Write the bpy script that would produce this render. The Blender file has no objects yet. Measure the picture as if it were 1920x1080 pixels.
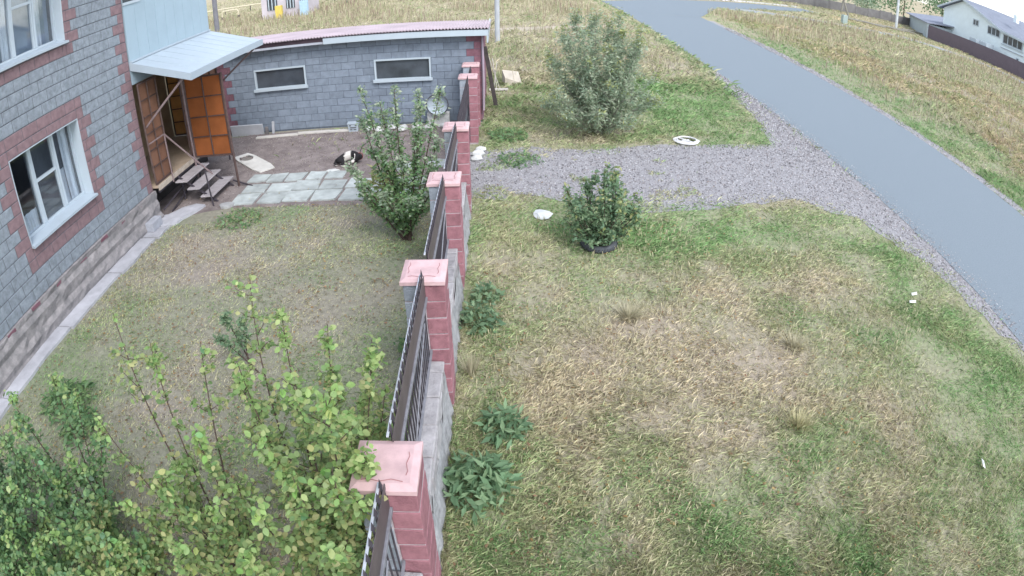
import bpy, bmesh, math, random
import numpy as np
from mathutils import Vector, Matrix, Euler
random.seed(7); rng = np.random.default_rng(7)
scn = bpy.context.scene; COL = scn.collection
# ------------------------------------------------------------------ camera
CAMZ = 4.76
cd = bpy.data.cameras.new('camera'); cam = bpy.data.objects.new('camera', cd); COL.objects.link(cam)
cd.type = 'PANO'; cd.clip_start = .05; cd.clip_end = 2000; cd.sensor_width = 36; cd.sensor_fit = 'HORIZONTAL'
try:
    cd.panorama_type = 'FISHEYE_LENS_POLYNOMIAL'; cc = cd
except Exception:
    cc = cd.cycles; cc.panorama_type = 'FISHEYE_LENS_POLYNOMIAL'
cc.fisheye_fov = math.pi
cc.fisheye_polynomial_k0 = 0.0
cc.fisheye_polynomial_k1 = -4.59202129e-02
cc.fisheye_polynomial_k2 = -9.80971157e-05
cc.fisheye_polynomial_k3 = 1.57927814e-05
cc.fisheye_polynomial_k4 = -7.57678891e-07
CM = Matrix(((0.99983468, 0.01359835, -0.01207092), (-0.01741483, 0.5252246, -0.85078542), (-0.00522934, 0.85085498, 0.52537458)))
cam.matrix_world = Matrix.Translation((0, 0, CAMZ)) @ CM.to_4x4()
scn.camera = cam
# ------------------------------------------------------------------ sky, sun, exposure
SUN_EL, SUN_AZ = math.radians(48), math.radians(150)      # overcast: soft high light from behind the camera
w = bpy.data.worlds.new('World'); scn.world = w; w.use_nodes = True
nt = w.node_tree; bg = nt.nodes['Background']
sky = nt.nodes.new('ShaderNodeTexSky'); sky.sky_type = 'NISHITA'; sky.sun_disc = False
sky.sun_elevation = SUN_EL; sky.sun_rotation = SUN_AZ; sky.air_density = 1.0; sky.dust_density = .8; sky.ozone_density = 1.0
hs = nt.nodes.new('ShaderNodeHueSaturation'); hs.inputs['Saturation'].default_value = .46
nt.links.new(sky.outputs[0], hs.inputs['Color']); nt.links.new(hs.outputs[0], bg.inputs[0]); bg.inputs[1].default_value = .15
sd = bpy.data.lights.new('sun', 'SUN'); sd.energy = 1.0; sd.angle = math.radians(25); sd.color = (1, .985, .96)
sun = bpy.data.objects.new('sun', sd); COL.objects.link(sun)
sv = Vector((math.sin(SUN_AZ) * math.cos(SUN_EL), math.cos(SUN_AZ) * math.cos(SUN_EL), math.sin(SUN_EL)))
sun.rotation_euler = sv.to_track_quat('Z', 'Y').to_euler(); sun.location = (0, 0, 30)
vs = scn.view_settings; vs.view_transform = 'Standard'; vs.look = 'None'; vs.gamma = 1; vs.use_curve_mapping = False; vs.exposure = 1.38
scn.render.resolution_x = 1024; scn.render.resolution_y = 576

# ------------------------------------------------------------------ helpers
MATS = {}
def mat(name, c, var=.12, scale=6, rough=.88, bump=.3, bscale=40, orand=0., spec=.25, c2=None, trans=0., metal=0., detail=6, attr=False, stretch=None, hrand=0.):
    if name in MATS: return MATS[name]
    m = bpy.data.materials.new(name); m.use_nodes = True; n = m.node_tree.nodes; l = m.node_tree.links
    b = n['Principled BSDF']; b.inputs['Roughness'].default_value = rough; b.inputs['Specular IOR Level'].default_value = spec; b.inputs['Metallic'].default_value = metal
    tc = n.new('ShaderNodeTexCoord'); oi = n.new('ShaderNodeObjectInfo')
    vec = tc.outputs['Object']
    if stretch:
        mp = n.new('ShaderNodeMapping'); mp.inputs['Scale'].default_value = stretch; l.new(vec, mp.inputs[0]); vec = mp.outputs[0]
    mul = n.new('ShaderNodeMath'); mul.operation = 'MULTIPLY'; mul.inputs[1].default_value = 37.; l.new(oi.outputs['Random'], mul.inputs[0])
    if attr:
        at = n.new('ShaderNodeAttribute'); at.attribute_name = 'Col'; col = at.outputs['Color']
    else:
        nz = n.new('ShaderNodeTexNoise'); nz.noise_dimensions = '4D'; nz.inputs['Scale'].default_value = scale; nz.inputs['Detail'].default_value = detail; nz.inputs['Roughness'].default_value = .62
        l.new(vec, nz.inputs['Vector']); l.new(mul.outputs[0], nz.inputs['W'])
        rp = n.new('ShaderNodeValToRGB'); e = rp.color_ramp.elements; e[0].position = .32; e[1].position = .68
        a = [max(0, x * (1 - var)) for x in c]; d = [min(1, x * (1 + var)) for x in (c2 or c)]
        e[0].color = (*a, 1); e[1].color = (*d, 1); l.new(nz.outputs['Fac'], rp.inputs[0]); col = rp.outputs[0]
    if orand or hrand:
        h = n.new('ShaderNodeHueSaturation')
        mr = n.new('ShaderNodeMapRange'); mr.inputs[3].default_value = 1 - orand; mr.inputs[4].default_value = 1 + orand
        l.new(oi.outputs['Random'], mr.inputs[0]); l.new(mr.outputs[0], h.inputs['Value'])
        if hrand:
            fr = n.new('ShaderNodeMath'); fr.operation = 'FRACT'; l.new(mul.outputs[0], fr.inputs[0])
            m2 = n.new('ShaderNodeMapRange'); m2.inputs[3].default_value = .5 - hrand; m2.inputs[4].default_value = .5 + hrand
            l.new(fr.outputs[0], m2.inputs[0]); l.new(m2.outputs[0], h.inputs['Hue'])
        l.new(col, h.inputs['Color']); col = h.outputs[0]
    l.new(col, b.inputs['Base Color'])
    if bump:
        n2 = n.new('ShaderNodeTexNoise'); n2.noise_dimensions = '4D'; n2.inputs['Scale'].default_value = bscale; n2.inputs['Detail'].default_value = 8; n2.inputs['Roughness'].default_value = .7
        l.new(vec, n2.inputs['Vector']); l.new(mul.outputs[0], n2.inputs['W'])
        bp = n.new('ShaderNodeBump'); bp.inputs['Strength'].default_value = bump; bp.inputs['Distance'].default_value = .02
        l.new(n2.outputs['Fac'], bp.inputs['Height']); l.new(bp.outputs[0], b.inputs['Normal'])
    if trans:
        tr = n.new('ShaderNodeBsdfTranslucent'); mx = n.new('ShaderNodeMixShader'); mx.inputs[0].default_value = trans
        l.new(col, tr.inputs[0]); l.new(b.outputs[0], mx.inputs[1]); l.new(tr.outputs[0], mx.inputs[2]); l.new(mx.outputs[0], n['Material Output'].inputs[0])
    MATS[name] = m; return m
def mesh(name, verts, faces, m=None, cols=None, smooth=False):
    me = bpy.data.meshes.new(name)
    if isinstance(faces, np.ndarray):
        verts = np.asarray(verts, np.float32); k = faces.shape[1]
        me.vertices.add(len(verts)); me.vertices.foreach_set('co', verts.ravel())
        me.loops.add(faces.size); me.loops.foreach_set('vertex_index', faces.ravel().astype(np.int32))
        me.polygons.add(len(faces)); me.polygons.foreach_set('loop_start', np.arange(0, faces.size, k, dtype=np.int32))
        try: me.polygons.foreach_set('loop_total', np.full(len(faces), k, np.int32))
        except Exception: pass
        me.update(calc_edges=True)
    else:
        me.from_pydata([tuple(v) for v in verts], [], faces); me.update()
    if cols is not None:
        a = me.color_attributes.new('Col', 'FLOAT_COLOR', 'POINT')
        c4 = np.ones((len(verts), 4), np.float32); c4[:, :3] = cols; a.data.foreach_set('color', c4.ravel())
    for q in (m if isinstance(m, (list, tuple)) else [m]):
        if q: me.materials.append(q)
    if smooth: me.polygons.foreach_set('use_smooth', [True] * len(me.polygons))
    return me
def obj(name, me, parent=None, loc=(0, 0, 0), rot=(0, 0, 0), scale=(1, 1, 1)):
    o = bpy.data.objects.new(name, me); COL.objects.link(o); o.location = loc; o.rotation_euler = rot; o.scale = scale
    if parent: o.parent = parent
    return o
def tag(o, label, cat, group=None):
    o['label'] = label; o['category'] = cat
    if group: o['group'] = group
    return o
def thing(name, label, cat, loc=(0, 0, 0), rz=0, group=None):
    return tag(obj(name, None, None, loc, (0, 0, rz)), label, cat, group)
def struct(o): o['kind'] = 'structure'; return o
def stuff(o): o['kind'] = 'stuff'; return o
class MB:
    def __init__(s): s.v = []; s.f = []
    def add(s, v, f):
        o = len(s.v); s.v += [tuple(p) for p in v]; s.f += [tuple(i + o for i in q) for q in f]; return s
    def box(s, a, b):
        (x0, y0, z0), (x1, y1, z1) = a, b
        return s.add([(x0, y0, z0), (x1, y0, z0), (x1, y1, z0), (x0, y1, z0), (x0, y0, z1), (x1, y0, z1), (x1, y1, z1), (x0, y1, z1)],
                     [(0, 3, 2, 1), (4, 5, 6, 7), (0, 1, 5, 4), (1, 2, 6, 5), (2, 3, 7, 6), (3, 0, 4, 7)])
    def bev(s, a, b, c=.006, jit=0):
        a = np.array(a, float); b = np.array(b, float); m = (a + b) / 2; h = (b - a) / 2; vs = []; idx = {}
        for sx in (-1, 1):
            for sy in (-1, 1):
                for sz in (-1, 1):
                    sg = np.array([sx, sy, sz])
                    j = rng.uniform(-jit, jit, 3) if jit else 0
                    for ax in range(3):
                        p = h - c; p[ax] = h[ax]; idx[(sx, sy, sz, ax)] = len(vs); vs.append(m + sg * p + j)
        F = []
        for ax in range(3):
            u, v = (ax + 1) % 3, (ax + 2) % 3
            for sg in (-1, 1):
                q = []
                for (su, sv_) in ((-1, -1), (1, -1), (1, 1), (-1, 1)):
                    t = [0, 0, 0]; t[ax] = sg; t[u] = su; t[v] = sv_; q.append(idx[(*t, ax)])
                F.append(q if sg > 0 else q[::-1])
            for su in (-1, 1):
                for sv_ in (-1, 1):
                    q = []
                    for sa, aa in ((-1, u), (-1, v), (1, v), (1, u)):
                        t = [0, 0, 0]; t[ax] = sa; t[u] = su; t[v] = sv_; q.append(idx[(*t, aa)])
                    F.append(q if su * sv_ > 0 else q[::-1])
        for sx in (-1, 1):
            for sy in (-1, 1):
                for sz in (-1, 1):
                    q = [idx[(sx, sy, sz, i)] for i in range(3)]; F.append(q if sx * sy * sz > 0 else q[::-1])
        return s.add(vs, F)
    def prism(s, poly, z0, z1):   # poly ccw in xy
        n = len(poly); v = [(x, y, z0) for x, y in poly] + [(x, y, z1) for x, y in poly]
        return s.add(v, [tuple(range(n))[::-1], tuple(range(n, 2 * n))] + [(i, (i + 1) % n, (i + 1) % n + n, i + n) for i in range(n)])
    def bar(s, p, q, r=.02, n=4, r2=None, cap=True):
        return s.tube([p, q], [r, r if r2 is None else r2], n, cap)
    def tube(s, pts, rad, n=6, cap=True, closed=False):
        P = [Vector(p) for p in pts]; m = len(P)
        if not isinstance(rad, (list, tuple, np.ndarray)): rad = [rad] * m
        V = []; N = None
        for i in range(m):
            if closed: d = P[(i + 1) % m] - P[i - 1]
            else: d = P[min(i + 1, m - 1)] - P[max(i - 1, 0)]
            d.normalize()
            if N is None: N = d.orthogonal().normalized() if abs(d.z) > .95 else d.cross(Vector((0, 0, 1))).normalized()
            else:
                N = N - d * N.dot(d); N.normalize()
            B = d.cross(N)
            for j in range(n):
                a = 2 * math.pi * (j + .5) / n; V.append(P[i] + (N * math.cos(a) + B * math.sin(a)) * float(rad[i]))
        F = []
        for i in range(m if closed else m - 1):
            for j in range(n):
                a = i * n + j; b = i * n + (j + 1) % n; k = ((i + 1) % m) * n
                F.append((a, b, k + (j + 1) % n, k + j))
        if cap and not closed: F += [tuple(range(n))[::-1], tuple((m - 1) * n + j for j in range(n))]
        return s.add(V, F)
    def out(s, name, m, parent=None, loc=(0, 0, 0), rot=(0, 0, 0), smooth=False):
        return obj(name, mesh(name, s.v, s.f, m, smooth=smooth), parent, loc, rot)
_g = rng.random((256, 256))
def vnoise(x, y, s):
    x = np.asarray(x) * s + 100.3; y = np.asarray(y) * s + 57.7
    xi = np.floor(x).astype(int); yi = np.floor(y).astype(int); fx = x - xi; fy = y - yi
    fx = fx * fx * (3 - 2 * fx); fy = fy * fy * (3 - 2 * fy)
    g = lambda a, b: _g[a % 256, b % 256]
    return (g(xi, yi) * (1 - fx) + g(xi + 1, yi) * fx) * (1 - fy) + (g(xi, yi + 1) * (1 - fx) + g(xi + 1, yi + 1) * fx) * fy
def fbm(x, y, s): return (vnoise(x, y, s) + .5 * vnoise(x + 9, y + 3, s * 2.1) + .25 * vnoise(x - 5, y + 8, s * 4.3)) / 1.75
def smooth(a, b, x): t = np.clip((x - a) / (b - a), 0, 1); return t * t * (3 - 2 * t)
def gauss(x, y, cx, cy, sx, sy=None): return np.exp(-((x - cx) / sx) ** 2 - ((y - cy) / (sy or sx)) ** 2)

# ------------------------------------------------------------------ materials
GREY = mat('grey_block', (.235, .265, .30), .26, 12, .92, 1.0, 45, .13)
RED = mat('red_block', (.26, .175, .188), .2, 9, .92, .7, 55, .13)
SGREY = mat('shed_grey_block', (.20, .235, .285), .15, 6, .92, .7, 50, .10)
SRED = mat('shed_red_block', (.20, .10, .125), .2, 9, .92, .5, 55, .15)
PRED = mat('pillar_red_block', (.33, .155, .18), .22, 10, .92, .9, 60, .12)
PGREY = mat('pillar_grey_block', (.33, .36, .41), .15, 10, .92, .9, 60, .10)
MORT_D = mat('dark_mortar', (.13, .14, .16), .3, 20)
MORT_S = mat('shed_mortar', (.11, .13, .165), .2, 20)
MORT_L = mat('pale_mortar', (.40, .34, .36), .2, 30, bump=.6)
CAP = mat('pink_cap', (.56, .385, .39), .16, 7, .75, .15, 60, .05)
CAPL = mat('pink_cap_groove', (.34, .17, .17), .1)
WHITE = mat('white_plastic', (.42, .48, .53), .04, 3, .35, 0, spec=.5)
CANOPY = mat('white_sheet', (.36, .42, .475), .05, 2.5, .45, .05, 8, spec=.4)
SIDING = mat('pale_siding', (.31, .40, .46), .05, 2, .5, .05, 6)
STEEL = mat('dark_steel', (.055, .048, .058), .25, 14, .6, .2, 60)
BSTEEL = mat('brown_steel', (.085, .055, .05), .3, 12, .6, .2, 50)
RAILM = mat('worn_grey_rail', (.20, .20, .225), .25, 12, .5, .1)
BAND = mat('dark_brown_sheet', (.10, .082, .085), .2, 6, .55, .1, 20)
CONC = mat('pale_concrete', (.40, .40, .43), .2, 3.5, .92, .5, 40, .08)
PLINTH = mat('rough_plinth', (.26, .25, .255), .3, 7, .95, 1.0, 24, c2=(.27, .25, .25))
WOOD = mat('weathered_board', (.36, .33, .34), .25, 5, .85, .3, 30, .08, stretch=(1, 6, 1))
SLAB = mat('pale_slab', (.40, .43, .42), .25, 4, .9, .5, 30, .13)
GLASS = mat('window_glass', (.06, .07, .085), .4, 1.5, .08, 0, spec=.6)  # base colour lightened to stand in for sky reflected in the glass
CURT = mat('net_curtain', (.62, .68, .74), .25, 5, .9, 0, stretch=(1, 14, 1))
ORANGE = mat('orange_polycarbonate', (.38, .13, .045), .14, 3, .45, .05, 10, .12, trans=.35, spec=.3)
BEIGE = mat('beige_panel', (.36, .27, .18), .15, 3, .8)
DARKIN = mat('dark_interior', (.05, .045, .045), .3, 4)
BLACK = mat('black_rubber', (.075, .08, .09), .3, 14, .8, .4)
PINKROOF = mat('pinkish_roof_sheet', (.46, .38, .41), .16, 1.5, .7, .1)
LEAF = mat('leaf', (.1, .2, .05), attr=True, rough=.6, bump=0, trans=.5, spec=.3)
BLADE = mat('grass_blade', (.1, .2, .05), attr=True, rough=.8, bump=0, trans=.3, spec=.15)
BARK = mat('bark', (.085, .06, .05), .3, 20, .9, .3)
PBARK = mat('pale_bark', (.24, .23, .20), .25, 12, .9, .3)

# ------------------------------------------------------------------ ground layout
def road_l(y): return 8.43 + .0125 * y
def road_r(y): return 13.42 + .034 * y
def in_poly(x, y, poly):
    r = np.zeros(np.shape(x), bool); n = len(poly)
    for i in range(n):
        (x0, y0), (x1, y1) = poly[i], poly[(i + 1) % n]
        c = ((y0 > y) != (y1 > y)) & (x < (x1 - x0) * (y - y0) / (y1 - y0 + 1e-12) + x0); r ^= c
    return r
JUNC = [(9.0, 46), (8.75, 55), (15, 60), (24, 65.5), (36, 71), (37.5, 68.5), (28, 61.5), (19.5, 55.5), (14.98, 46)]
DRIVE = [(-.42, 13.9), (.7, 14.1), (2, 13.9), (3.4, 14.3), (5.2, 14.5), (7.2, 14.75), (7.6, 16.5), (7.9, 19), (8.2, 23), (8.8, 24.5), (8.8, 5.0), (8.55, 3.8), (8.3, 4.6), (8.12, 6.2), (7.95, 7.5), (7.8, 9.0), (7.2, 10.4), (6.1, 11.1), (4.5, 10.7), (2.6, 10.4), (1.3, 10.8), (.3, 11.2), (-.45, 11.1), (-1.0, 11.3), (-1.0, 13.7)]
def poly_sheet(name, pts, z, m, step=.35, amp=.12, seed=0):
    out = []; r = np.random.default_rng(seed)
    for i in range(len(pts)):
        a = np.array(pts[i]); b = np.array(pts[(i + 1) % len(pts)]); L = np.linalg.norm(b - a); n = max(1, int(L / step))
        for j in range(n):
            p = a + (b - a) * j / n; out.append(p + r.normal(0, amp, 2) * .6)
    bm = bmesh.new(); vs_ = [bm.verts.new((p[0], p[1], 0)) for p in out]; f = bm.faces.new(vs_); bmesh.ops.triangulate(bm, faces=[f])
    bmesh.ops.recalc_face_normals(bm, faces=bm.faces)
    me = bpy.data.meshes.new(name); bm.to_mesh(me); bm.free(); me.materials.append(m)
    if me.polygons[0].normal.z < 0: me.flip_normals()
    return struct(obj(name, me, None, (0, 0, z)))
def greenness(x, y):
    g = .46 + .85 * (fbm(x, y, .55) - .5) + .55 * (vnoise(x, y, 2.3) - .5)
    g = g + .42 * gauss(x, y, 3.3, 9.6, 2.6, 1.0) + .35 * gauss(x, y, 7.0, 7.6, 1.0, 3.0) + .3 * gauss(x, y, 4.6, 2.2, 1.6, 1.4) + .35 * gauss(x, y, 5.6, 18, 2.2, 3.2)
    g = g - .55 * gauss(x, y, 2.0, 4.9, 1.5, 1.1) - .35 * gauss(x, y, 1.7, 6.7, 1.2, .8) - .35 * gauss(x, y, 3.6, 5.9, .9, .7) - .35 * gauss(x, y, .3, 8.2, .8, 1.1) - .25 * gauss(x, y, .8, 5.4, .5, 1)
    g = g + .35 * gauss(x, y, 15.2, 16, 1.1, 40) * (x > 13.5) - .30 * smooth(17, 19, x) - .42 * smooth(19, 24, y) * (x < 8)
    yard = (x < -.8) & (y < 16.3)
    g = np.where(yard, .42 + 1.0 * (fbm(x, y, .6) - .5) + .5 * (vnoise(x, y, 2.5) - .5) - .22 * gauss(x, y, -5.2, 7.4, .9, 1.8) + .35 * gauss(x, y, -5.8, 5.0, 1.1, .9) + .28 * gauss(x, y, -4.6, 10.4, .8, .5) - .2 * gauss(x, y, -2.6, 8.2, 1.2, 1.2), g)
    return np.clip(g, 0, 1)
def soil_mat():
    m = bpy.data.materials.new('ground_soil'); m.use_nodes = True; n = m.node_tree.nodes; l = m.node_tree.links; b = n['Principled BSDF']
    b.inputs['Roughness'].default_value = .95; b.inputs['Specular IOR Level'].default_value = .1
    at = n.new('ShaderNodeAttribute'); at.attribute_name = 'Col'
    tc = n.new('ShaderNodeTexCoord'); nz = n.new('ShaderNodeTexNoise'); nz.inputs['Scale'].default_value = 9; nz.inputs['Detail'].default_value = 9; nz.inputs['Roughness'].default_value = .75
    l.new(tc.outputs['Object'], nz.inputs['Vector'])
    mr = n.new('ShaderNodeMapRange'); mr.inputs[1].default_value = .3; mr.inputs[2].default_value = .7; mr.inputs[3].default_value = .68; mr.inputs[4].default_value = 1.3
    l.new(nz.outputs['Fac'], mr.inputs[0]); vm = n.new('ShaderNodeVectorMath'); vm.operation = 'SCALE'; l.new(at.outputs['Color'], vm.inputs[0]); l.new(mr.outputs[0], vm.inputs['Scale'])
    l.new(vm.outputs[0], b.inputs['Base Color']); bp = n.new('ShaderNodeBump'); bp.inputs['Strength'].default_value = .6; bp.inputs['Distance'].default_value = .03
    l.new(nz.outputs['Fac'], bp.inputs['Height']); l.new(bp.outputs[0], b.inputs['Normal']); return m
def blade_col(g, n):
    dry = np.array([.66, .575, .41]); mid = np.array([.47, .50, .28]); grn = np.array([.25, .41, .17])
    t = np.clip(g + rng.normal(0, .17, n), 0, 1)[:, None]
    c = np.where(t < .5, dry + (mid - dry) * (t / .5), mid + (grn - mid) * ((t - .5) / .5))
    return c * rng.choice([.45, .8, 1., 1.12, 1.3], (n, 1), p=[.14, .26, .26, .2, .14])
# base ground: grid, finer near the camera, soil colour mapped per place
xs = np.concatenate([-np.geomspace(600, 12, 26), np.arange(-11.75, 24.1, .25), np.geomspace(25, 700, 30)])
ys = np.concatenate([-np.geomspace(300, 6, 14), np.arange(-5, 30.1, .25), np.geomspace(31, 900, 40)])
X, Y = np.meshgrid(xs, ys); nx, ny = len(xs), len(ys)
V = np.stack([X.ravel(), Y.ravel(), np.zeros(X.size)], 1)
inh = (V[:, 0] > -40) & (V[:, 0] < 60) & (V[:, 1] < 60)
i, j = np.meshgrid(np.arange(nx - 1), np.arange(ny - 1)); a = (j * nx + i).ravel()
F = np.stack([a, a + 1, a + nx + 1, a + nx], 1)
g = greenness(V[:, 0], V[:, 1])[:, None]
sc = np.array([.36, .31, .245]) * (1 - g) + np.array([.26, .29, .17]) * g
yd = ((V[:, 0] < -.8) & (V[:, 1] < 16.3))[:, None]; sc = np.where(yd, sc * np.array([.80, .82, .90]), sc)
far = smooth(22, 60, V[:, 1])[:, None]; sc = sc * (1 - far) + far * (np.array([.40, .345, .235]) * (.85 + .3 * fbm(V[:, 0], V[:, 1], .12)[:, None]))
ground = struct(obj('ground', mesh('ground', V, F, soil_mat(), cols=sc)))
# yard dirt, gravel, roads
DIRT = mat('yard_dirt', (.20, .165, .16), .2, 3, .95, .6, 30, c2=(.245, .21, .20))
GRAVEL = mat('gravel_bed', (.29, .275, .275), .25, 28, .95, .9, 70, c2=(.36, .35, .365))
ASPH = mat('asphalt', (.205, .242, .272), .09, 30, .9, .6, 120, c2=(.215, .252, .282), spec=.2)
poly_sheet('yard_dirt', [(-7.6, 11.0), (-6.6, 10.7), (-5.6, 11.0), (-5.0, 10.95), (-3.8, 10.9), (-2.8, 10.9), (-1.5, 11.2), (-.9, 11.6), (-.9, 16.2), (-9, 16.2), (-9, 11)], .004, DIRT, seed=1)
poly_sheet('gravel_drive', DRIVE, .006, GRAVEL, amp=.16, seed=2)
poly_sheet('gravel_verge', [(14.05 - .1, 2), (14.3, 8), (14.35, 14), (14.65, 22), (15.1, 32), (15.3, 44), (14.7, 44), (13.6, 2)], .006, GRAVEL, amp=.12, seed=3)
pl = [(road_l(y), y) for y in np.arange(-12, 46.1, 1)]; pr = [(road_r(y), y) for y in np.arange(46, -12.1, -1)]
poly_sheet('road', [(a_, b_) for a_, b_ in pr[::-1]] + pl[::-1], .014, ASPH, step=.5, amp=.03, seed=4)
poly_sheet('crossing_road', JUNC, .018, ASPH, step=1.5, amp=.05, seed=5)
TRK = mat('track_dust', (.32, .33, .33), .15, .6, .95, .2)
tp = [(22, 58.6), (33, 57.4), (43.8, 58.3), (47.6, 54.9), (50.2, 51.6), (51, 47), (50.4, 40), (49.3, 30), (49, 18)]
poly_sheet('dirt_track', [(x, y) for x, y in tp] + [(x - 2.4, y - 2.6) for x, y in tp[::-1]], .006, TRK, step=1, amp=.12, seed=6)
FPATH = [(-40, 42), (-14, 37), (-1, 34), (6.5, 36.5), (6.5, 38), (-1, 35.3), (-14, 38.6), (-40, 44)]
poly_sheet('field_path', FPATH, .006, mat('path_dust', (.44, .38, .30), .15, .8), step=1, amp=.15, seed=8)

# ------------------------------------------------------------------ block walls
BM_ = {}
def block_mesh(L, h, m, J=.009, D=.05, c=.007):
    key = (round(L, 2), round(h, 2), m.name, int(rng.integers(0, 3)) if L > .3 else 0)
    if key not in BM_:
        b = MB(); b.bev((-D, J / 2, J / 2), (0, L - J / 2, h - J / 2), c, .0025); BM_[key] = mesh('block', b.v, b.f, m)
    return BM_[key]
def lay(parent, u0, u1, z0, n, mg, mr, openings=(), quoins=(), h=.2, L=.4, top=None, limit=300, namecore='wall', phase=0., J=.013):
    """blocks on the plane x=0 facing +x; openings (ua,ub,za,zb) get a toothed red surround; quoins: list of (u, sign)"""
    spots = []
    for k in range(n):
        za = z0 + k * h; zb = za + h
        if top is not None and za > top - .03: break
        if top is not None: zb = min(zb, top)
        cuts = {u0: 1, u1: 1}; redz = []
        for (q, s) in quoins:
            w_ = .4 if k % 2 else .2; e = q + s * w_; cuts[e] = 1; redz.append((min(q, e), max(q, e)))
        holes = []
        for (a, b, oa, ob) in openings:
            if zb > oa - .22 and za < ob + .2:
                w_ = .4 if k % 2 == 0 else .2
                if (za < ob + .01 and zb > oa + .01): w_ = .4 if k % 2 == 0 else .2
                else: w_ = .2
                for e in (a, b, a - w_, b + w_): cuts[e] = 1
                redz.append((a - w_, b + w_))
            if za < ob - .02 and zb > oa + .02: holes.append((a, b, oa, ob))
        grid = np.arange(u0 - L + (L / 2 if k % 2 else 0) + phase, u1, L)
        hard = sorted(cuts)
        for g_ in grid:
            if u0 < g_ < u1 and all(abs(g_ - c) > .09 for c in hard): cuts[g_] = 0
        cs = sorted(c for c in cuts if u0 <= c <= u1)
        for a, b in zip(cs, cs[1:]):
            if b - a < .03: continue
            m_ = (a + b) / 2; lo, hi = za, zb; skip = False
            for (oa_, ob_, pz, qz) in holes:
                if oa_ < m_ < ob_:
                    if lo < pz - .02 and pz < hi: hi = pz
                    elif hi > qz + .02 and lo < qz: lo = qz
                    else: skip = True
            if skip or hi - lo < .03: continue
            red = any(r0 < m_ < r1 for r0, r1 in redz)
            spots.append((a, b - a, lo, hi - lo, mr if red else mg))
    M = parent.matrix_world if parent else Matrix()
    from_cam = lambda s: (parent_xf(parent) @ Vector((0, s[0] + s[1] / 2, s[2])) - Vector((0, 0, CAMZ))).length
    spots.sort(key=from_cam)
    rest = {}
    for i_, (a, l_, z_, h_, m_) in enumerate(spots):
        if i_ < limit: obj('block', block_mesh(l_, h_, m_, J), parent, (0, a, z_))
        else: rest.setdefault(m_.name, (m_, MB()))[1].bev((-.05, a + J / 2, z_ + J / 2), (0, a + l_ - J / 2, z_ + h_ - J / 2), .007)
    for m_, b in rest.values(): stuff(b.out('block_courses', m_, parent))
def parent_xf(p): return Matrix.Translation(p.location) @ p.rotation_euler.to_matrix().to_4x4()
def core(name, parent, m, u0, u1, z0, z1, openings, D=.4, front=-.012):
    b = MB(); us = sorted({u0, u1, *[o[0] for o in openings], *[o[1] for o in openings]}); zs = sorted({z0, z1, *[o[2] for o in openings], *[o[3] for o in openings]})
    for a, c in zip(us, us[1:]):
        run = None
        for d, e in zip(zs, zs[1:]):
            hole = any(o[0] <= (a + c) / 2 <= o[1] and o[2] <= (d + e) / 2 <= o[3] for o in openings)
            if not hole: b.box((-D, a, d), (front, c, e))
    return b.out(name, m, parent)

# ------------------------------------------------------------------ two-storey block house on the left
house = thing('block_house', 'two-storey grey block house with red block corners and white windows, left edge of the yard', 'house', (-7.23, 10.64, 0), -math.atan(.0345))
W1 = (-3.87, -1.91, 1.47, 2.90); W2 = (-3.87, -1.90, 4.33, 5.75)
core('wall', house, MORT_D, -11, 0, .66, 6.4, (W1, W2))
lay(house, -11, 0, .66, 28, GREY, RED, (W1, W2), [(0, -1)], top=6.4)
b = MB(); b.box((-9, -11, 0), (-8.6, 0, 6.4)).box((-8.6, -11, 0), (-.4, -10.7, 6.4)).box((-8.6, -.3, 0), (-.4, 0, 6.4)).box((-8.6, -10.7, .5), (-.4, -.3, .62)).box((-8.6, -10.7, 3.5), (-.4, -.3, 3.7))
b.out('back_wall', DARKIN, house)
b = MB(); b.box((-9.4, -11.4, 6.4), (.5, .4, 6.55)); b.out('roof', PINKROOF, house)
b = MB()   # rough plinth: lumpy face
nu, nz_ = 60, 7
vv = []; ff = []
for a_ in range(nu + 1):
    u = -11 + 11.02 * a_ / nu
    for c_ in range(nz_ + 1):
        z = .655 * c_ / nz_; d = .035 + .05 * (1 - c_ / nz_) + .02 * math.sin(c_ * 2.2 + a_ * .1) + rng.normal(0, .008)
        vv.append((d, u, z))
for a_ in range(nu):
    for c_ in range(nz_): p = a_ * (nz_ + 1) + c_; ff.append((p, p + nz_ + 1, p + nz_ + 2, p + 1))
o_ = len(vv); vv += [(-.05, -11 + 11.02 * a_ / nu, .658) for a_ in range(nu + 1)]
for a_ in range(nu): ff.append((a_ * (nz_ + 1) + nz_, (a_ + 1) * (nz_ + 1) + nz_, o_ + a_ + 1, o_ + a_))
b.add(vv, ff); b.box((-.38, -10.9, 0), (.0, .015, .645)); b.out('plinth', PLINTH, house)
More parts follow.
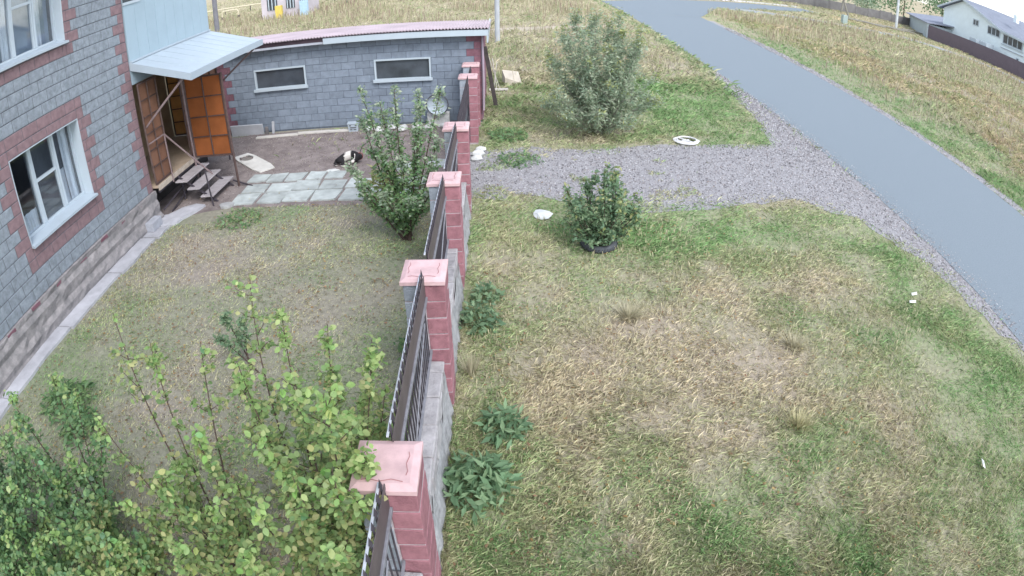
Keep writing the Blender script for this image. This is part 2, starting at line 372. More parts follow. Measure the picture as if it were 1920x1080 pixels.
# a course of uneven reddish bricks along the top of the plinth
for k in range(34):
    y0 = -.28 - k * .25
    b = MB(); b.bev((-.05, -.11, 0), (.0, .12, .07), .008, .008); b.out('brick', [PLINTH, SRED, PLINTH][k % 3], house, (.035 + rng.uniform(0, .012), y0, .575 + rng.uniform(-.01, .01)))
def house_window(W, mull, label, cross=None):
    a, c, z0, z1 = W; D = -.225; y0, y1 = a, c
    f = MB()
    for (p, q) in (((D - .05, y0, z0), (D + .01, y0 + .05, z1)), ((D - .05, y1 - .05, z0), (D + .01, y1, z1)), ((D - .05, y0 + .05, z0), (D + .01, y1 - .05, z0 + .07)), ((D - .05, y0 + .05, z1 - .05), (D + .01, y1 - .05, z1))): f.box(p, q)
    fr = f.out('window', WHITE, house)
    bb = MB()
    bb.box((D + .012, y1 - .018, z0 + .01), (-.003, y1, z1)); bb.out('reveal', WHITE, fr)
    bb = MB(); bb.box((D + .012, y0, z0 + .01), (-.003, y0 + .018, z1)).box((D + .012, y0 + .018, z1 - .018), (-.003, y1 - .018, z1)); bb.out('reveal', WHITE, fr)
    bb = MB(); s0 = z0 + .012
    bb.add([(D + .012, y0 + .019, z0 - .03), (.075, y0 - .02, z0 - .05), (.075, y1 + .02, z0 - .05), (D + .012, y1 - .019, z0 - .03),
            (D + .012, y0 + .019, z0 + .035), (.075, y0 - .02, z0 - .01), (.075, y1 + .02, z0 - .01), (D + .012, y1 - .019, z0 + .035)],
           [(0, 1, 2, 3)[::-1], (4, 5, 6, 7), (0, 1, 5, 4), (1, 2, 6, 5), (2, 3, 7, 6), (3, 0, 4, 7)]); bb.out('sill', CANOPY, fr)
    for m_ in mull:
        bb = MB(); bb.box((D - .045, m_ - .028, z0 + .071), (D + .018, m_ + .028, z1 - .051)); bb.out('mullion', WHITE, fr)
    if cross:
        bb = MB(); bb.box((D - .04, mull[0] + .036, cross - .025), (D + .014, mull[1] - .036, cross + .025)); bb.out('glazing_bar', WHITE, fr)
        for s_ in (mull[0] + .036, mull[1] - .036 - .035):
            bb = MB(); bb.box((D - .04, s_, z0 + .072), (D + .013, s_ + .035, cross - .026)).box((D - .04, s_, cross + .026), (D + .013, s_ + .035, z1 - .052)); bb.out('sash', WHITE, fr)
    edges = [y0 + .05] + list(mull) + [y1 - .05]
    for e0, e1 in zip(edges, edges[1:]):
        bb = MB(); bb.box((D - .03, e0 + .03, z0 + .06), (D - .02, e1 - .03, z1 - .045)); bb.out('pane', GLASS, fr)
    return fr
w1 = house_window(W1, (-3.19, -2.50), 'lower', 2.26)
w2 = house_window(W2, (-3.11, -2.48), 'upper', 5.22)
def curtain(parent, y0, y1, z0, z1, x=-.33):
    n = max(4, int((y1 - y0) / .04)); vv = []; ff = []
    for q in range(n + 1):
        y = y0 + (y1 - y0) * q / n; vv += [(x + .02 * math.sin(q * 1.9), y, z0), (x + .02 * math.sin(q * 1.9), y, z1)]
    for q in range(n): ff.append((2 * q, 2 * q + 2, 2 * q + 3, 2 * q + 1))
    MB().add(vv, ff).out('curtain', CURT, parent)
GL = bpy.data.materials.new('clear_pane'); GL.use_nodes = True
_n = GL.node_tree.nodes; _l = GL.node_tree.links; _t = _n.new('ShaderNodeBsdfTransparent'); _g2 = _n.new('ShaderNodeBsdfGlossy'); _g2.inputs['Roughness'].default_value = .04; _m = _n.new('ShaderNodeMixShader'); _f = _n.new('ShaderNodeFresnel'); _f.inputs[0].default_value = 1.5
_t.inputs[0].default_value = (.88, .9, .92, 1); _m.inputs[0].default_value = .13; _l.new(_t.outputs[0], _m.inputs[1]); _l.new(_g2.outputs[0], _m.inputs[2]); _l.new(_m.outputs[0], _n['Material Output'].inputs[0])
for fr in (w1, w2):
    for ch in [o for o in bpy.data.objects if o.parent == fr and o.name.startswith('pane')]: ch.data.materials.clear(); ch.data.materials.append(GL)
curtain(w1, -2.22, -1.95, 1.5, 2.88); curtain(w1, -3.85, -3.2, 1.5, 1.85); curtain(w1, -2.48, -2.22, 1.5, 2.15)
MB().box((-.37, -3.17, 1.49), (-.36, -1.93, 2.88)).out('glass_backing', mat('grey_sky_reflection', (.10, .115, .135), .3, 2), w1)  # added sheet; its grey stands in for sky reflected in the panes
curtain(w2, -2.42, -2.2, 4.36, 5.7); curtain(w2, -3.3, -3.0, 4.36, 5.7); curtain(w2, -3.85, -3.4, 4.36, 5.7, -.36)
MB().box((-.39, -3.84, 4.36), (-.38, -1.93, 5.7)).out('glass_backing', mat('bluish_curtain_light', (.26, .33, .42), .25, 2), w2)  # added sheet; its pale blue stands for curtain and bluish light together
# concrete strip along the house foot
strip = struct(obj('pavement', None, None, (-7.23, 10.64, 0), house.rotation_euler))
for (a_, c_, wd) in ((-8, -5.85, .36), (-5.85, -4.0, .37), (-4.0, -2.3, .41), (-2.29, -.95, .44), (-.92, -.45, .5)):
    P_ = [(-.02, a_ + .012), (wd + rng.normal(0, .02), a_ + .012)] + [(wd + rng.normal(0, .015), a_ + (c_ - a_) * t) for t in (.3, .6, .85)] + [(wd + .0, c_ - .012), (-.02, c_ - .012)]
    b = MB(); b.prism(P_, -.05, .05 + rng.uniform(-.006, .006)); b.out('concrete_slab', CONC, strip)
b = MB(); b.prism([(-.02, -.43), (.45, -.42), (.60, -.30), (.62, -.1), (.80, .25), (.88, .55), (.62, .62), (.35, .45), (.15, .12), (-.02, .1)], -.05, .055); b.out('concrete_slab', CONC, strip)
b = MB(); b.bev((0, 0, 0), (.19, .39, .19), .008, .004)
tag(b.out('concrete_block', mat('loose_grey_block', (.35, .36, .40), .15, 12, .9, .6, 60), None, (-7.17, 9.93, .052), (0, 0, -.03)), 'loose grey concrete block standing on the pavement at the house corner', 'block')

# ------------------------------------------------------------------ entrance porch
porch = thing('entrance_porch', 'house entrance porch with white sloping canopy, orange sheet screens and pale siding above', 'porch', (-7.23, 10.64, 0), -math.atan(.0345))
b = MB(); b.box((-2.9, .025, 2.95), (0, 3.62, 6.4)); sid = b.out('siding_wall', SIDING, porch)
for k in range(9):
    b = MB(); b.box((.001, .03 + .4 * k, 3.42), (.010, .03 + .4 * k + .392 if k < 8 else 3.62, 6.4 if k > 1 else 4.62)); b.out('siding_panel', SIDING, sid)
b = MB(); b.box((.001, .035, 4.66), (.008, .6, 5.7)); b.out('window_pane', GLASS, sid)
for (p, q) in (((.0, .01, 4.60), (.03, .64, 4.655)), ((.0, .605, 4.656), (.03, .65, 5.7))):
    b = MB(); b.box(p, q); b.out('window_frame', WHITE, sid)
# canopy
cz0, cz1, cx1 = 3.40, 2.99, 1.42
b = MB(); b.add([(.011, .03, cz0 - .04), (cx1, .03, cz1 - .04), (cx1, 3.6, cz1 - .04), (.011, 3.6, cz0 - .04), (.011, .03, cz0), (cx1, .03, cz1), (cx1, 3.6, cz1), (.011, 3.6, cz0)],
                [(3, 2, 1, 0), (4, 5, 6, 7), (0, 1, 5, 4), (1, 2, 6, 5), (2, 3, 7, 6), (3, 0, 4, 7)]); can = b.out('canopy_sheet', CANOPY, porch)
for k in range(1, 9):
    y = .03 + 3.57 * k / 9
    b = MB(); b.add([(.03, y - .006, cz0), (cx1 - .01, y - .006, cz1 + .002), (cx1 - .01, y + .006, cz1 + .002), (.03, y + .006, cz0), (.03, y - .003, cz0 + .008), (cx1 - .01, y - .003, cz1 + .009), (cx1 - .01, y + .003, cz1 + .009), (.03, y + .003, cz0 + .008)], [(3, 2, 1, 0), (4, 5, 6, 7), (0, 1, 5, 4), (1, 2, 6, 5), (2, 3, 7, 6), (3, 0, 4, 7)]); b.out('seam', CANOPY, can)
b = MB(); b.box((cx1 + .001, .0, cz1 - .13), (cx1 + .025, 3.63, cz1 + .012)); b.out('fascia', CANOPY, can)
b = MB(); b.add([(.0, .005, cz0 - .15), (cx1, .005, cz1 - .13), (cx1, .028, cz1 - .13), (0, .028, cz0 - .15), (0, .005, cz0 + .01), (cx1, .005, cz1 + .012), (cx1, .028, cz1 + .012), (0, .028, cz0 + .01)], [(3, 2, 1, 0), (4, 5, 6, 7), (0, 1, 5, 4), (1, 2, 6, 5), (2, 3, 7, 6), (3, 0, 4, 7)]); b.out('fascia', CANOPY, can)
b = MB(); b.box((.011, .03, cz0 + .001), (.06, 3.6, cz0 + .035)); b.out('flashing', CANOPY, can)
for k in range(5):
    y = .12 + k * .85
    b = MB(); b.bar((.05, y, cz0 - .075), (cx1 - .02, y, cz1 - .075), .025); b.out('rafter', BSTEEL, can)
for (p, q) in (((1.22, .12, 2.93), (.08, .12, 2.0)), ((1.38, 3.48, 2.9), (.08, 3.48, 1.95))):
    b = MB(); b.bar(p, q, .028); b.out('brace', mat('worn_brown_steel', (.20, .15, .15), .25, 10, .6), porch)
# floor, inner walls
b = MB(); b.box((-2.8, .03, .70), (.15, 3.6, .758)); b.out('platform', mat('porch_floor', (.40, .31, .23), .2, 4, .7, stretch=(1, 8, 1)), porch)
b = MB(); b.box((.151, .0, .66), (.185, 1.9, .765)); b.out('platform_edge', mat('pale_edge_board', (.42, .36, .30), .25, 6), porch)
b = MB(); b.bar((.12, .05, .62), (.12, 3.5, .62), .035).bar((.12, .05, .2), (.12, 1.9, .45), .02).bar((.12, .35, .02), (.12, 1.9, .3), .02).bar((.12, 1.0, 0), (.12, 1.0, .6), .025).bar((.12, 1.85, 0), (.12, 1.85, .7), .025).bar((.12, 3.5, 0), (.12, 3.5, .7), .025); b.out('base_frame', STEEL, porch)
b = MB(); b.box((-1.55, .03, .76), (-1.5, 3.6, 2.95)); b.out('inner_wall', BEIGE, porch)
b = MB(); b.box((-1.49, .7, .78), (-1.46, 1.6, 2.75)); dr = b.out('door', mat('brown_door', (.17, .10, .07), .2, 4, .6), porch)
b = MB(); b.box((-1.455, .78, 1.6), (-1.44, .84, 1.75)); b.out('handle', RAILM, dr)
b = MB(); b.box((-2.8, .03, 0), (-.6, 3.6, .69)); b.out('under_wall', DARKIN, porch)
def lattice(name, ax, pos, u0, u1, z0, z1, nc, nr, m=ORANGE, bar=BSTEEL, r=.017):
    """ax 'x': the screen lies in plane x=pos, u runs along y; ax 'y': plane y=pos, u runs along x"""
    P3 = (lambda u, d, z: (pos + d, u, z)) if ax == 'x' else (lambda u, d, z: (u, pos + d, z))
    f = MB(); T = r * 1.5
    for (a_, c_) in (((u0, z0), (u1, z0)), ((u1, z0), (u1, z1)), ((u1, z1), (u0, z1)), ((u0, z1), (u0, z0))): f.bar(P3(a_[0], 0, a_[1]), P3(c_[0], 0, c_[1]), T)
    fr = f.out(name, bar, porch)
    for k in range(1, nc): u = u0 + (u1 - u0) * k / nc; MB().bar(P3(u, 0, z0), P3(u, 0, z1), r).out('bar', bar, fr)
    for k in range(1, nr): z = z0 + (z1 - z0) * k / nr; MB().bar(P3(u0, -.0, z), P3(u1, -.0, z), r * .95).out('bar', bar, fr)
    for i_ in range(nc):
        for k in range(nr):
            ua, ub = u0 + (u1 - u0) * i_ / nc, u0 + (u1 - u0) * (i_ + 1) / nc; za, zb = z0 + (z1 - z0) * k / nr, z0 + (z1 - z0) * (k + 1) / nr
            p = P3(ua + .008, .022 if ax == 'y' else -.028, za + .008); q = P3(ub - .008, .028 if ax == 'y' else -.022, zb - .008)
            MB().box(p, q).out('sheet', m, fr)
    return fr
lattice('side_screen', 'y', 1.62, .26, 1.21, .78, 2.62, 2, 4)
lattice('front_screen', 'x', .10, .03, .72, .79, 2.93, 2, 6, mat('brown_orange_sheet', (.23, .12, .08), .2, 3, .5, .05, trans=.2))
lattice('front_screen', 'x', .10, 1.68, 3.55, .79, 2.93, 5, 6, mat('brown_orange_sheet', (.36, .15, .07)))
lattice('end_screen', 'y', 3.57, -1.45, .06, .79, 2.9, 4, 6, mat('tan_sheet', (.50, .30, .13), .2, 3, .5, .05, trans=.3))
b = MB(); b.bar((1.24, 1.62, 0), (1.24, 1.62, 2.65), .03); b.out('post', BSTEEL, porch)
b = MB(); b.bar((.22, 1.60, .3), (.22, 1.60, 2.9), .028); b.out('post', mat('worn_brown_steel', (.2, .15, .15)), porch)
for (x0, y0, z_) in ((.16, .66, .57), (.42, .68, .38), (.72, .69, .19)):
    b = MB(); b.bev((x0, y0, z_ - .035), (x0 + .32, y0 + 1.12, z_), .006); b.out('step', WOOD, porch)
for y in (.80, 1.66):
    b = MB(); b.bar((.14, y, .66), (1.08, y, .0), .025)
    for (x0, z_) in ((.2, .53), (.46, .34), (.76, .15)): b.bar((x0, y, z_), (x0 + .26, y, z_), .014)
    b.out('stringer', STEEL, porch)
WB = mat('worn_brown_steel', (.2, .15, .15))
b = MB(); b.bar((1.08, .56, 0), (1.05, .56, .82), .02); b.out('post', STEEL, porch)
b = MB(); b.bar((1.22, .56, .73), (.20, .56, 1.70), .018).bar((.20, .56, 1.70), (.11, .05, 1.66), .018); b.out('handrail', WB, porch)
b = MB(); b.bar((.20, .56, .62), (.20, .56, 1.69), .018); b.out('post', WB, porch)
b = MB(); b.bar((1.05, 1.72, .12), (1.62, 1.55, .02), .02); b.out('foot_bar', STEEL, porch)
b = MB(); pts = [(.17 * math.cos(t) * (1 + .1 * math.sin(3 * t)), .13 * math.sin(t)) for t in np.linspace(0, 2 * math.pi, 12, False)]
b.prism(pts, 0, .05); tag(b.out('footing_stone', mat('pale_footing', (.36, .36, .36), .2, 8), None, (-5.78, 11.1, .0)), 'flat pale concrete footing at the foot of the handrail post', 'stone')

# ------------------------------------------------------------------ long block shed at the back
shed = thing('block_shed', 'long low grey block shed with corrugated roof and two narrow windows', 'shed', (-.53, 16.35, 0), -math.pi / 2)
# local: +x faces the camera (world -y), +y = world +x ; wall u in [-7.9, 0]
S1 = (-6.36, -4.82, 1.27, 1.86); S2 = (-2.88, -1.35, 1.27, 1.86)
core('wall', shed, MORT_S, -8.2, 0, 0, 2.44, (S1, S2), D=.3)
lay(shed, -8.2, 0, .04, 12, SGREY, SRED, (), [(0, -1), (-7.05, -1)], top=2.44, J=.008) if False else None
def lay_shed():
    # openings have no red surround here: lay with holes only
    global lay
    spots = []
    for k in range(12):
        za = .04 + .2 * k; zb = min(za + .2, 2.44)
        q = .4 if k % 2 else .2
        cuts = {-8.2, 0, -q}; qs = [(-q, 0)]
        holes = [o for o in (S1, S2) if za < o[3] - .02 and zb > o[2] + .02]
        for o in holes: cuts |= {o[0], o[1]}
        q2 = (-7.62, -7.62 + q + .12); qs.append(q2); cuts |= set(q2)
        hard = sorted(cuts)
        for g_ in np.arange(-8.2 + (.2 if k % 2 else 0), 0, .4):
            if all(abs(g_ - c) > .09 for c in hard): cuts.add(float(g_))
        cs = sorted(cuts)
        for a, b in zip(cs, cs[1:]):
            m_ = (a + b) / 2; lo, hi = za, zb; skip = False
            for o in holes:
                if o[0] < m_ < o[1]:
                    if lo < o[2] - .02 < hi: hi = o[2]
                    elif hi > o[3] + .02 and lo < o[3]: lo = o[3]
                    else: skip = True
            if skip or b - a < .03 or hi - lo < .03: continue
            red = any(r0 < m_ < r1 for r0, r1 in qs)
            obj('block', block_mesh(b - a, hi - lo, SRED if red else SGREY, .008), shed, (0, a, lo))
lay_shed()
b = MB(); b.box((-4.2, -.3, 0), (-.305, -.0, 2.2)).box((-4.2, -8.2, 0), (-3.9, -.3, 2.1)).box((-3.9, -8.2, 0), (-.305, -7.9, 2.2)).box((-3.9, -7.9, .01), (-.305, -.3, .03)); b.out('rear_wall', SRED, shed)
b = MB()   # red blocks of the right end wall, laid as courses
for k in range(11):
    for q in range(11):
        if k == 10 and q > 4: continue
        x0 = -.30 - .38 * q - (.19 if k % 2 else 0)
        if x0 - .37 > -4.2: b.bev((x0 - .37, -.02, .05 + .2 * k), (x0, .012, .05 + .2 * k + .188), .006)
stuff(b.out('side_block_courses', SRED, shed))
def shed_window(S):
    a, c, z0, z1 = S; D = -.02; f = MB(); t = .045
    f.box((D - .05, a, z0), (D + .045, a + t, z1)).box((D - .05, c - t, z0), (D + .045, c, z1)).box((D - .05, a + t, z0), (D + .045, c - t, z0 + t)).box((D - .05, a + t, z1 - t), (D + .045, c - t, z1))
    fr = f.out('window', WHITE, shed)
    MB().box((D - .03, a + t, z0 + t), (D - .02, c - t, z1 - t)).out('pane', GLASS, fr)
    MB().box((D + .046, a - .04, z0 - .04), (.09, c + .04, z0 + .035)).out('sill', WHITE, fr)
    return fr
shed_window(S1); s2 = shed_window(S2)
MB().box((-.045, -2.55, 1.33), (-.041, -2.47, 1.42)).out('sticker', WHITE, s2)
b = MB(); n = 100; u0, u1 = -8.3, .22; vv = []; ff = []
for a_ in range(n * 4 + 1):
    u = u0 + (u1 - u0) * a_ / (n * 4); dz = .022 * math.sin(2 * math.pi * a_ / 4 + .6)
    for (x, z) in ((.36, 2.655), (-1.6, 2.52), (-3.7, 2.375)): vv.append((x, u, z + dz))
for a_ in range(n * 4):
    for q in range(2): p = a_ * 3 + q; ff.append((p, p + 1, p + 4, p + 3))
nn = len(vv); vv += [(x, y, z - .012) for x, y, z in vv]; ff += [tuple(i_ + nn for i_ in q[::-1]) for q in ff]
ff += [(a_ * 3, a_ * 3 + 3, a_ * 3 + 3 + nn, a_ * 3 + nn) for a_ in range(n * 4)]
roof = MB().add(vv, ff).out('roof', PINKROOF, shed)
MB().box((.30, -4.15, 2.44), (.33, .19, 2.60)).out('fascia', WHITE, shed)
MB().box((.24, -8.3, 2.44), (.27, -4.16, 2.50)).out('fascia', mat('grey_trim', (.42, .44, .5), .1), shed)
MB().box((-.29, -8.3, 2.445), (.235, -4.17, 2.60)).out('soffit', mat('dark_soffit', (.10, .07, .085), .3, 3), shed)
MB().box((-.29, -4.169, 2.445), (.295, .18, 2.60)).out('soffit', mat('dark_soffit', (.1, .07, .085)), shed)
MB().box((-3.6, .15, 2.25), (.33, .19, 2.43)).out('fascia', WHITE, shed)
b = MB(); b.tube([(.06, .03, 2.42), (.06, .045, 1.2), (.06, .03, .35)], .03, 8); b.out('downpipe', mat('mauve_pipe', (.36, .30, .36), .1), shed)

# ------------------------------------------------------------------ fence line
PY = [(2.53, .45), (5.13, .45), (7.66, .44), (10.16, .44), (14.37, .43), (15.86, .43)]
FX = -.795
PL = ['nearest to the camera, leaves lying over its cap', 'second from the camera, iron fence on both sides', 'third from the camera, beside the leafy yard shrub', 'on the near side of the metal gate, fourth along the fence', 'on the far side of the gravel gateway, fifth along', 'touching the end of the shed wall']
pil_blocks = {}
for k_, (y0, dd) in enumerate(PY):
    p = thing('brick_pillar', 'square fence pillar of red and grey blocks with pink cap, ' + PL[k_], 'pillar', (FX, y0 + .02, 0), 0, 'block pillars along the fence')
    if k_ == 0:
        pcore = mesh('pillar_core', *(lambda q: (q.v, q.f))(MB().box((-.203, .007, 0), (.203, .403, 1.60))), MORT_L)
        for nm, mm, x0 in (('r', PRED, 0), ('g', PGREY, -.21)):
            for v_ in range(3):
                q = MB(); q.bev((x0 + .003, 0, .006), (x0 + .207, .41, .194), .006, .003); pil_blocks[(nm, v_)] = mesh('block', q.v, q.f, mm)
        q = MB(); h_ = .235
        q.add([(-h_, -.025, 0), (.215, -.025, 0), (.215, .435, 0), (-h_, .435, 0), (-h_, -.025, .04), (.215, -.025, .04), (.215, .435, .04), (-h_, .435, .04), (-h_ + .05, .03, .062), (.165, .03, .062), (.165, .38, .062), (-h_ + .05, .38, .062)],
              [(3, 2, 1, 0), (0, 1, 5, 4), (1, 2, 6, 5), (2, 3, 7, 6), (3, 0, 4, 7), (4, 5, 9, 8), (5, 6, 10, 9), (6, 7, 11, 10), (7, 4, 8, 11), (8, 9, 10, 11)])
        capm = mesh('cap', q.v, q.f, CAP)
        q = MB()
        q.tube([(-.16 + .04 * t, .052 + .010 * math.sin(t * 1.55), .0635) for t in range(8)], .0032, 4)
        q.tube([(.135 + .008 * math.sin(t * 1.6), .10 + .035 * t, .0635) for t in range(7)], .0032, 4)
        q.tube([(-.165 + .008 * math.sin(t * 1.6), .12 + .035 * t, .0635) for t in range(7)], .0032, 4)
        grm = mesh('groove', q.v, q.f, CAPL)
    obj('mortar', pcore, p)
    for c_ in range(8):
        obj('block', pil_blocks[('r', int(rng.integers(3)))], p, (rng.normal(0, .0015), rng.normal(0, .0015), .03 + .2 * c_ - .03 * 0))
        obj('block', pil_blocks[('g', int(rng.integers(3)))], p, (rng.normal(0, .0015), rng.normal(0, .0015), .03 + .2 * c_))
    cp = obj('cap', capm, p, (0, 0, 1.638 + rng.uniform(-.004, .004))); obj('relief', grm, cp)
def low_wall(y0, y1, label):
    t = thing('low_block_wall', label, 'wall', (-.655, y0, 0), 0, 'low block walls under the iron fence')
    L = y1 - y0
    MB().box((-.262, .003, 0), (-.01, L - .003, .66)).out('core', MORT_L, t)
    z = 0
    for k in range(4):
        h_ = .2 if k < 3 else .09; y = 0 if k % 2 else -.2; z = .2 * k
        while y < L - .02:
            a_, c_ = max(0, y), min(L, y + .4); y += .4
            if c_ - a_ < .05: continue
            q = MB(); q.bev((-.265, .004, .005), (0, c_ - a_ - .004, h_ - .005), .012, .009); q.out('block', mat('rough_wall_block', (.36, .345, .355), .25, 9, .95, 1.0, 35, .12), t, (rng.normal(0, .004), a_, z + .003))
    # ragged mortar skirt on the road side
    vv = []; ff = []; n_ = int(L / .09)
    for i_ in range(n_ + 1):
        y = L * i_ / n_; j_ = rng.uniform(.01, .05)
        vv += [(.004, y, .45 + rng.uniform(-.1, .15)), (j_ * .7, y, .28), (j_ + .03, y, 0), ]
    for i_ in range(n_): 
        for c_ in range(2): q_ = i_ * 3 + c_; ff.append((q_, q_ + 1, q_ + 4, q_ + 3))
    MB().add(vv, ff).out('mortar_skirt', mat('grey_mortar', (.33, .33, .34), .3, 12, .95, 1., 30), t)
def iron_fence(y0, y1, label):
    t = thing('iron_fence', label, 'fence', (-.80, y0, 0), 0, 'iron fence panels between the pillars'); L = y1 - y0
    n_ = max(4, int(round(L / .115)))
    q = MB(); q.bev((-.007, .003, .72), (.007, .017, 1.76), .003); 
    q.add([(-.012, -.003, 1.76), (.012, -.003, 1.76), (.012, .023, 1.76), (-.012, .023, 1.76), (0, .01, 1.84)], [(0, 1, 4), (1, 2, 4), (2, 3, 4), (3, 0, 4), (3, 2, 1, 0)])
    pm = mesh('picket', q.v, q.f, STEEL)
    for i_ in range(n_): obj('picket', pm, t, (0, .04 + (L - .10) * i_ / (n_ - 1), 0))
    MB().box((.0105, 0, 1.497), (.017, L, 1.735)).out('band', BAND, t)
    MB().bev((.011, 0, 1.455), (.034, L, 1.495), .003).out('rail', RAILM, t)
    MB().bev((.011, 0, .80), (.034, L, .835), .003).out('rail', RAILM, t)
    MB().bev((-.03, 0, 1.735), (-.012, L, 1.75), .002).out('edge_strip', mat('pale_edge', (.45, .47, .52), .2), t)
    MB().tube([(.04, L * .12, .84), (.045, L * .45, 1.18), (.04, L * .82, 1.44)], .008, 5, False).out('scroll', RAILM, t)
for (a_, c_, la, lb) in ((.3, 2.55, 'low rough block wall at the bottom edge, nearer than the first pillar', 'dark iron fence panel at the bottom edge, nearer than the first pillar'),
                       (2.96, 5.15, 'low rough block wall between the first and second pillars', 'dark spear-topped iron fence between the first and second pillars'),
                       (5.56, 7.68, 'low rough block wall between the second and third pillars', 'dark spear-topped iron fence between the second and third pillars'),
                       (8.08, 10.18, 'low block wall between the third and fourth pillars', 'dark spear-topped iron fence between the third and fourth pillars')):
    low_wall(a_ + .003, c_ - .003, la); iron_fence(a_ + .003, c_ - .003, lb)
gate = thing('metal_gate', 'dark sheet metal driveway gate with spiked top, between the fourth and fifth pillars', 'gate', (-.80, 10.6, 0))
for s_, (a_, c_) in enumerate(((.03, 1.86), (1.89, 3.74))):
    f = MB(); f.bar((0, a_, .12), (0, c_, .12), .022).bar((0, a_, 1.5), (0, c_, 1.5), .022).bar((0, a_, .12), (0, a_, 1.52), .022).bar((0, c_, .12), (0, c_, 1.52), .022).bar((0, a_, .75), (0, c_, .75), .018)
    f.bar((.0, a_, .12), (0, c_, .75), .012); lf = f.out('leaf_frame', STEEL, gate)
    MB().box((-.03, a_, .13), (-.024, c_, 1.12)).out('sheet', mat('grey_gate_sheet', (.10, .115, .135), .15, 3, .6), lf)
    for i_ in range(13):
        q = MB(); y = a_ + (c_ - a_) * (i_ + .5) / 13; q.bar((.0, y, 1.1), (0, y, 1.68), .009); q.bar((0, y, 1.68), (0, y, 1.77), .013, r2=.001); q.out('picket', STEEL, lf)
MB().box((.024, 1.80, .65), (.032, 1.95, 1.0)).out('white_plate', WHITE, gate)  # small white plate across the gap between the two leaves
wick = thing('wicket_gate', 'narrow barred metal wicket gate between the two farthest pillars', 'gate', (-.80, 14.82, 0))
f = MB(); f.bar((0, .03, .12), (0, 1.0, .12), .02).bar((0, .03, 1.5), (0, 1.0, 1.5), .02).bar((0, .03, .12), (0, .03, 1.6), .02).bar((0, 1.0, .12), (0, 1.0, 1.6), .02); f.out('frame', STEEL, wick)
MB().box((-.025, .04, .13), (-.02, .99, 1.0)).out('sheet', mat('grey_gate_sheet', (.1, .115, .135)), wick)
for i_ in range(7): MB().bar((0, .12 + .12 * i_, .12), (0, .12 + .12 * i_, 1.7), .009).out('picket', STEEL, wick)

# ------------------------------------------------------------------ yard things
pav = struct(obj('paving', None, None, (0, 0, 0)))
def paving_slab(x, y, w_, h_, a=0, t=.035):
    q = MB(); j = lambda: rng.normal(0, .018)
    P_ = [(j(), j()), (w_ * .5, j() * .6), (w_ + j(), j()), (w_ + j(), h_ + j()), (w_ * .45, h_ + j() * .6), (j(), h_ + j())]
    q.prism(P_, 0, t); q.out('slab', SLAB, pav, (x, y, .0), (rng.normal(0, .012), rng.normal(0, .012), a + rng.normal(0, .02)))
for r_, (y, h_, xs_) in enumerate([(11.12, .56, np.arange(-5.72, -1.7, .60)), (11.74, .52, np.arange(-5.72, -2.0, .60)), (12.33, .48, np.arange(-5.80, -3.7, .46))]):
    for x in xs_: paving_slab(x + .02 * r_, y + rng.normal(0, .02), (.60 if r_ < 2 else .46) - .045, h_ - .03)
for k, (x, y, a) in enumerate([(-2.3, 12.6, .3), (-1.7, 12.9, -.2)]): paving_slab(x, y, .5, .45, a)
# board with an oval hole
N_ = 28; ang = np.linspace(0, 2 * math.pi, N_, False); Lb, Wb = 1.72, .50
def rect_pt(t):
    c, s = math.cos(t), math.sin(t); k = 1 / max(abs(c) / (Lb / 2), abs(s) / (Wb / 2)); x, y = c * k, s * k
    return (x, y)
vv = []; ff = []
for z in (0, .03):
    for t in ang: vv.append((*rect_pt(t), z))
    for t in ang: vv.append((-.48 + .25 * math.cos(t), .17 * math.sin(t), z))
for i_ in range(N_):
    j_ = (i_ + 1) % N_
    ff += [(2 * N_ + i_, 2 * N_ + j_, 3 * N_ + j_, 3 * N_ + i_), (j_, i_, N_ + i_, N_ + j_), (i_, j_, 2 * N_ + j_, 2 * N_ + i_), (N_ + j_, N_ + i_, 3 * N_ + i_, 3 * N_ + j_)]
bd = thing('white_board', 'white board with an oval hole, lying on the bare soil beside the porch', 'board', (-6.15, 13.72, .01), math.radians(-46))
MB().add(vv, ff).out('panel', mat('dirty_white_board', (.60, .58, .54), .15, 3, .7, .2), bd)
vv = [(-.48 + .17 * math.cos(t), .12 * math.sin(t), .001) for t in ang] ; MB().add(vv, [tuple(range(N_))]).out('inset', mat('grey_inset', (.22, .20, .18), .2, 8), bd)
q = MB(); q.bev((0, -.04, 0), (1.03, 0, .36), .006)
tag(q.out('pale_board', mat('pale_board', (.48, .49, .52), .12, 3), None, (-7.80, 16.24, .0), (.22, .02, 0)), 'long pale panel leaning on the foot of the shed wall beside the porch screen', 'panel')
q = MB(); q.bev((0, 0, 0), (.07, .05, .36), .004); tag(q.out('upright_stub', mat('pale_board', (.48, .49, .52)), None, (-6.53, 16.2, 0), (.06, .12, 0)), 'short white upright piece standing against the shed foot, right of the leaning panel', 'offcut')
q = MB(); q.bev((0, 0, 0), (.09, .09, .22), .01); tag(q.out('broken_block', mat('dark_lump', (.16, .15, .15), .3), None, (-6.70, 16.12, 0), (.1, .0, .2)), 'small dark block between the leaning panel and the white stub', 'block')
for (x0, y0, L_, a_, lb) in ((-6.85, 15.70, 1.25, .05, 'left pale plank lying along the foot of the shed'), (-5.66, 15.84, 1.60, .0, 'right, longer pale plank lying along the foot of the shed, ending at the white tub')):
    q = MB(); q.bev((0, 0, 0), (L_, .14, .05), .005); tag(q.out('wooden_plank', mat('pale_plank', (.55, .52, .48), .15, 6, .85, .2, stretch=(1, 5, 1)), None, (x0, y0, .01), (0, 0, a_)), lb, 'plank')
tub = thing('plastic_tub', 'small white printed plastic tub standing at the foot of the shed', 'tub', (-4.03, 15.92, 0), .05)
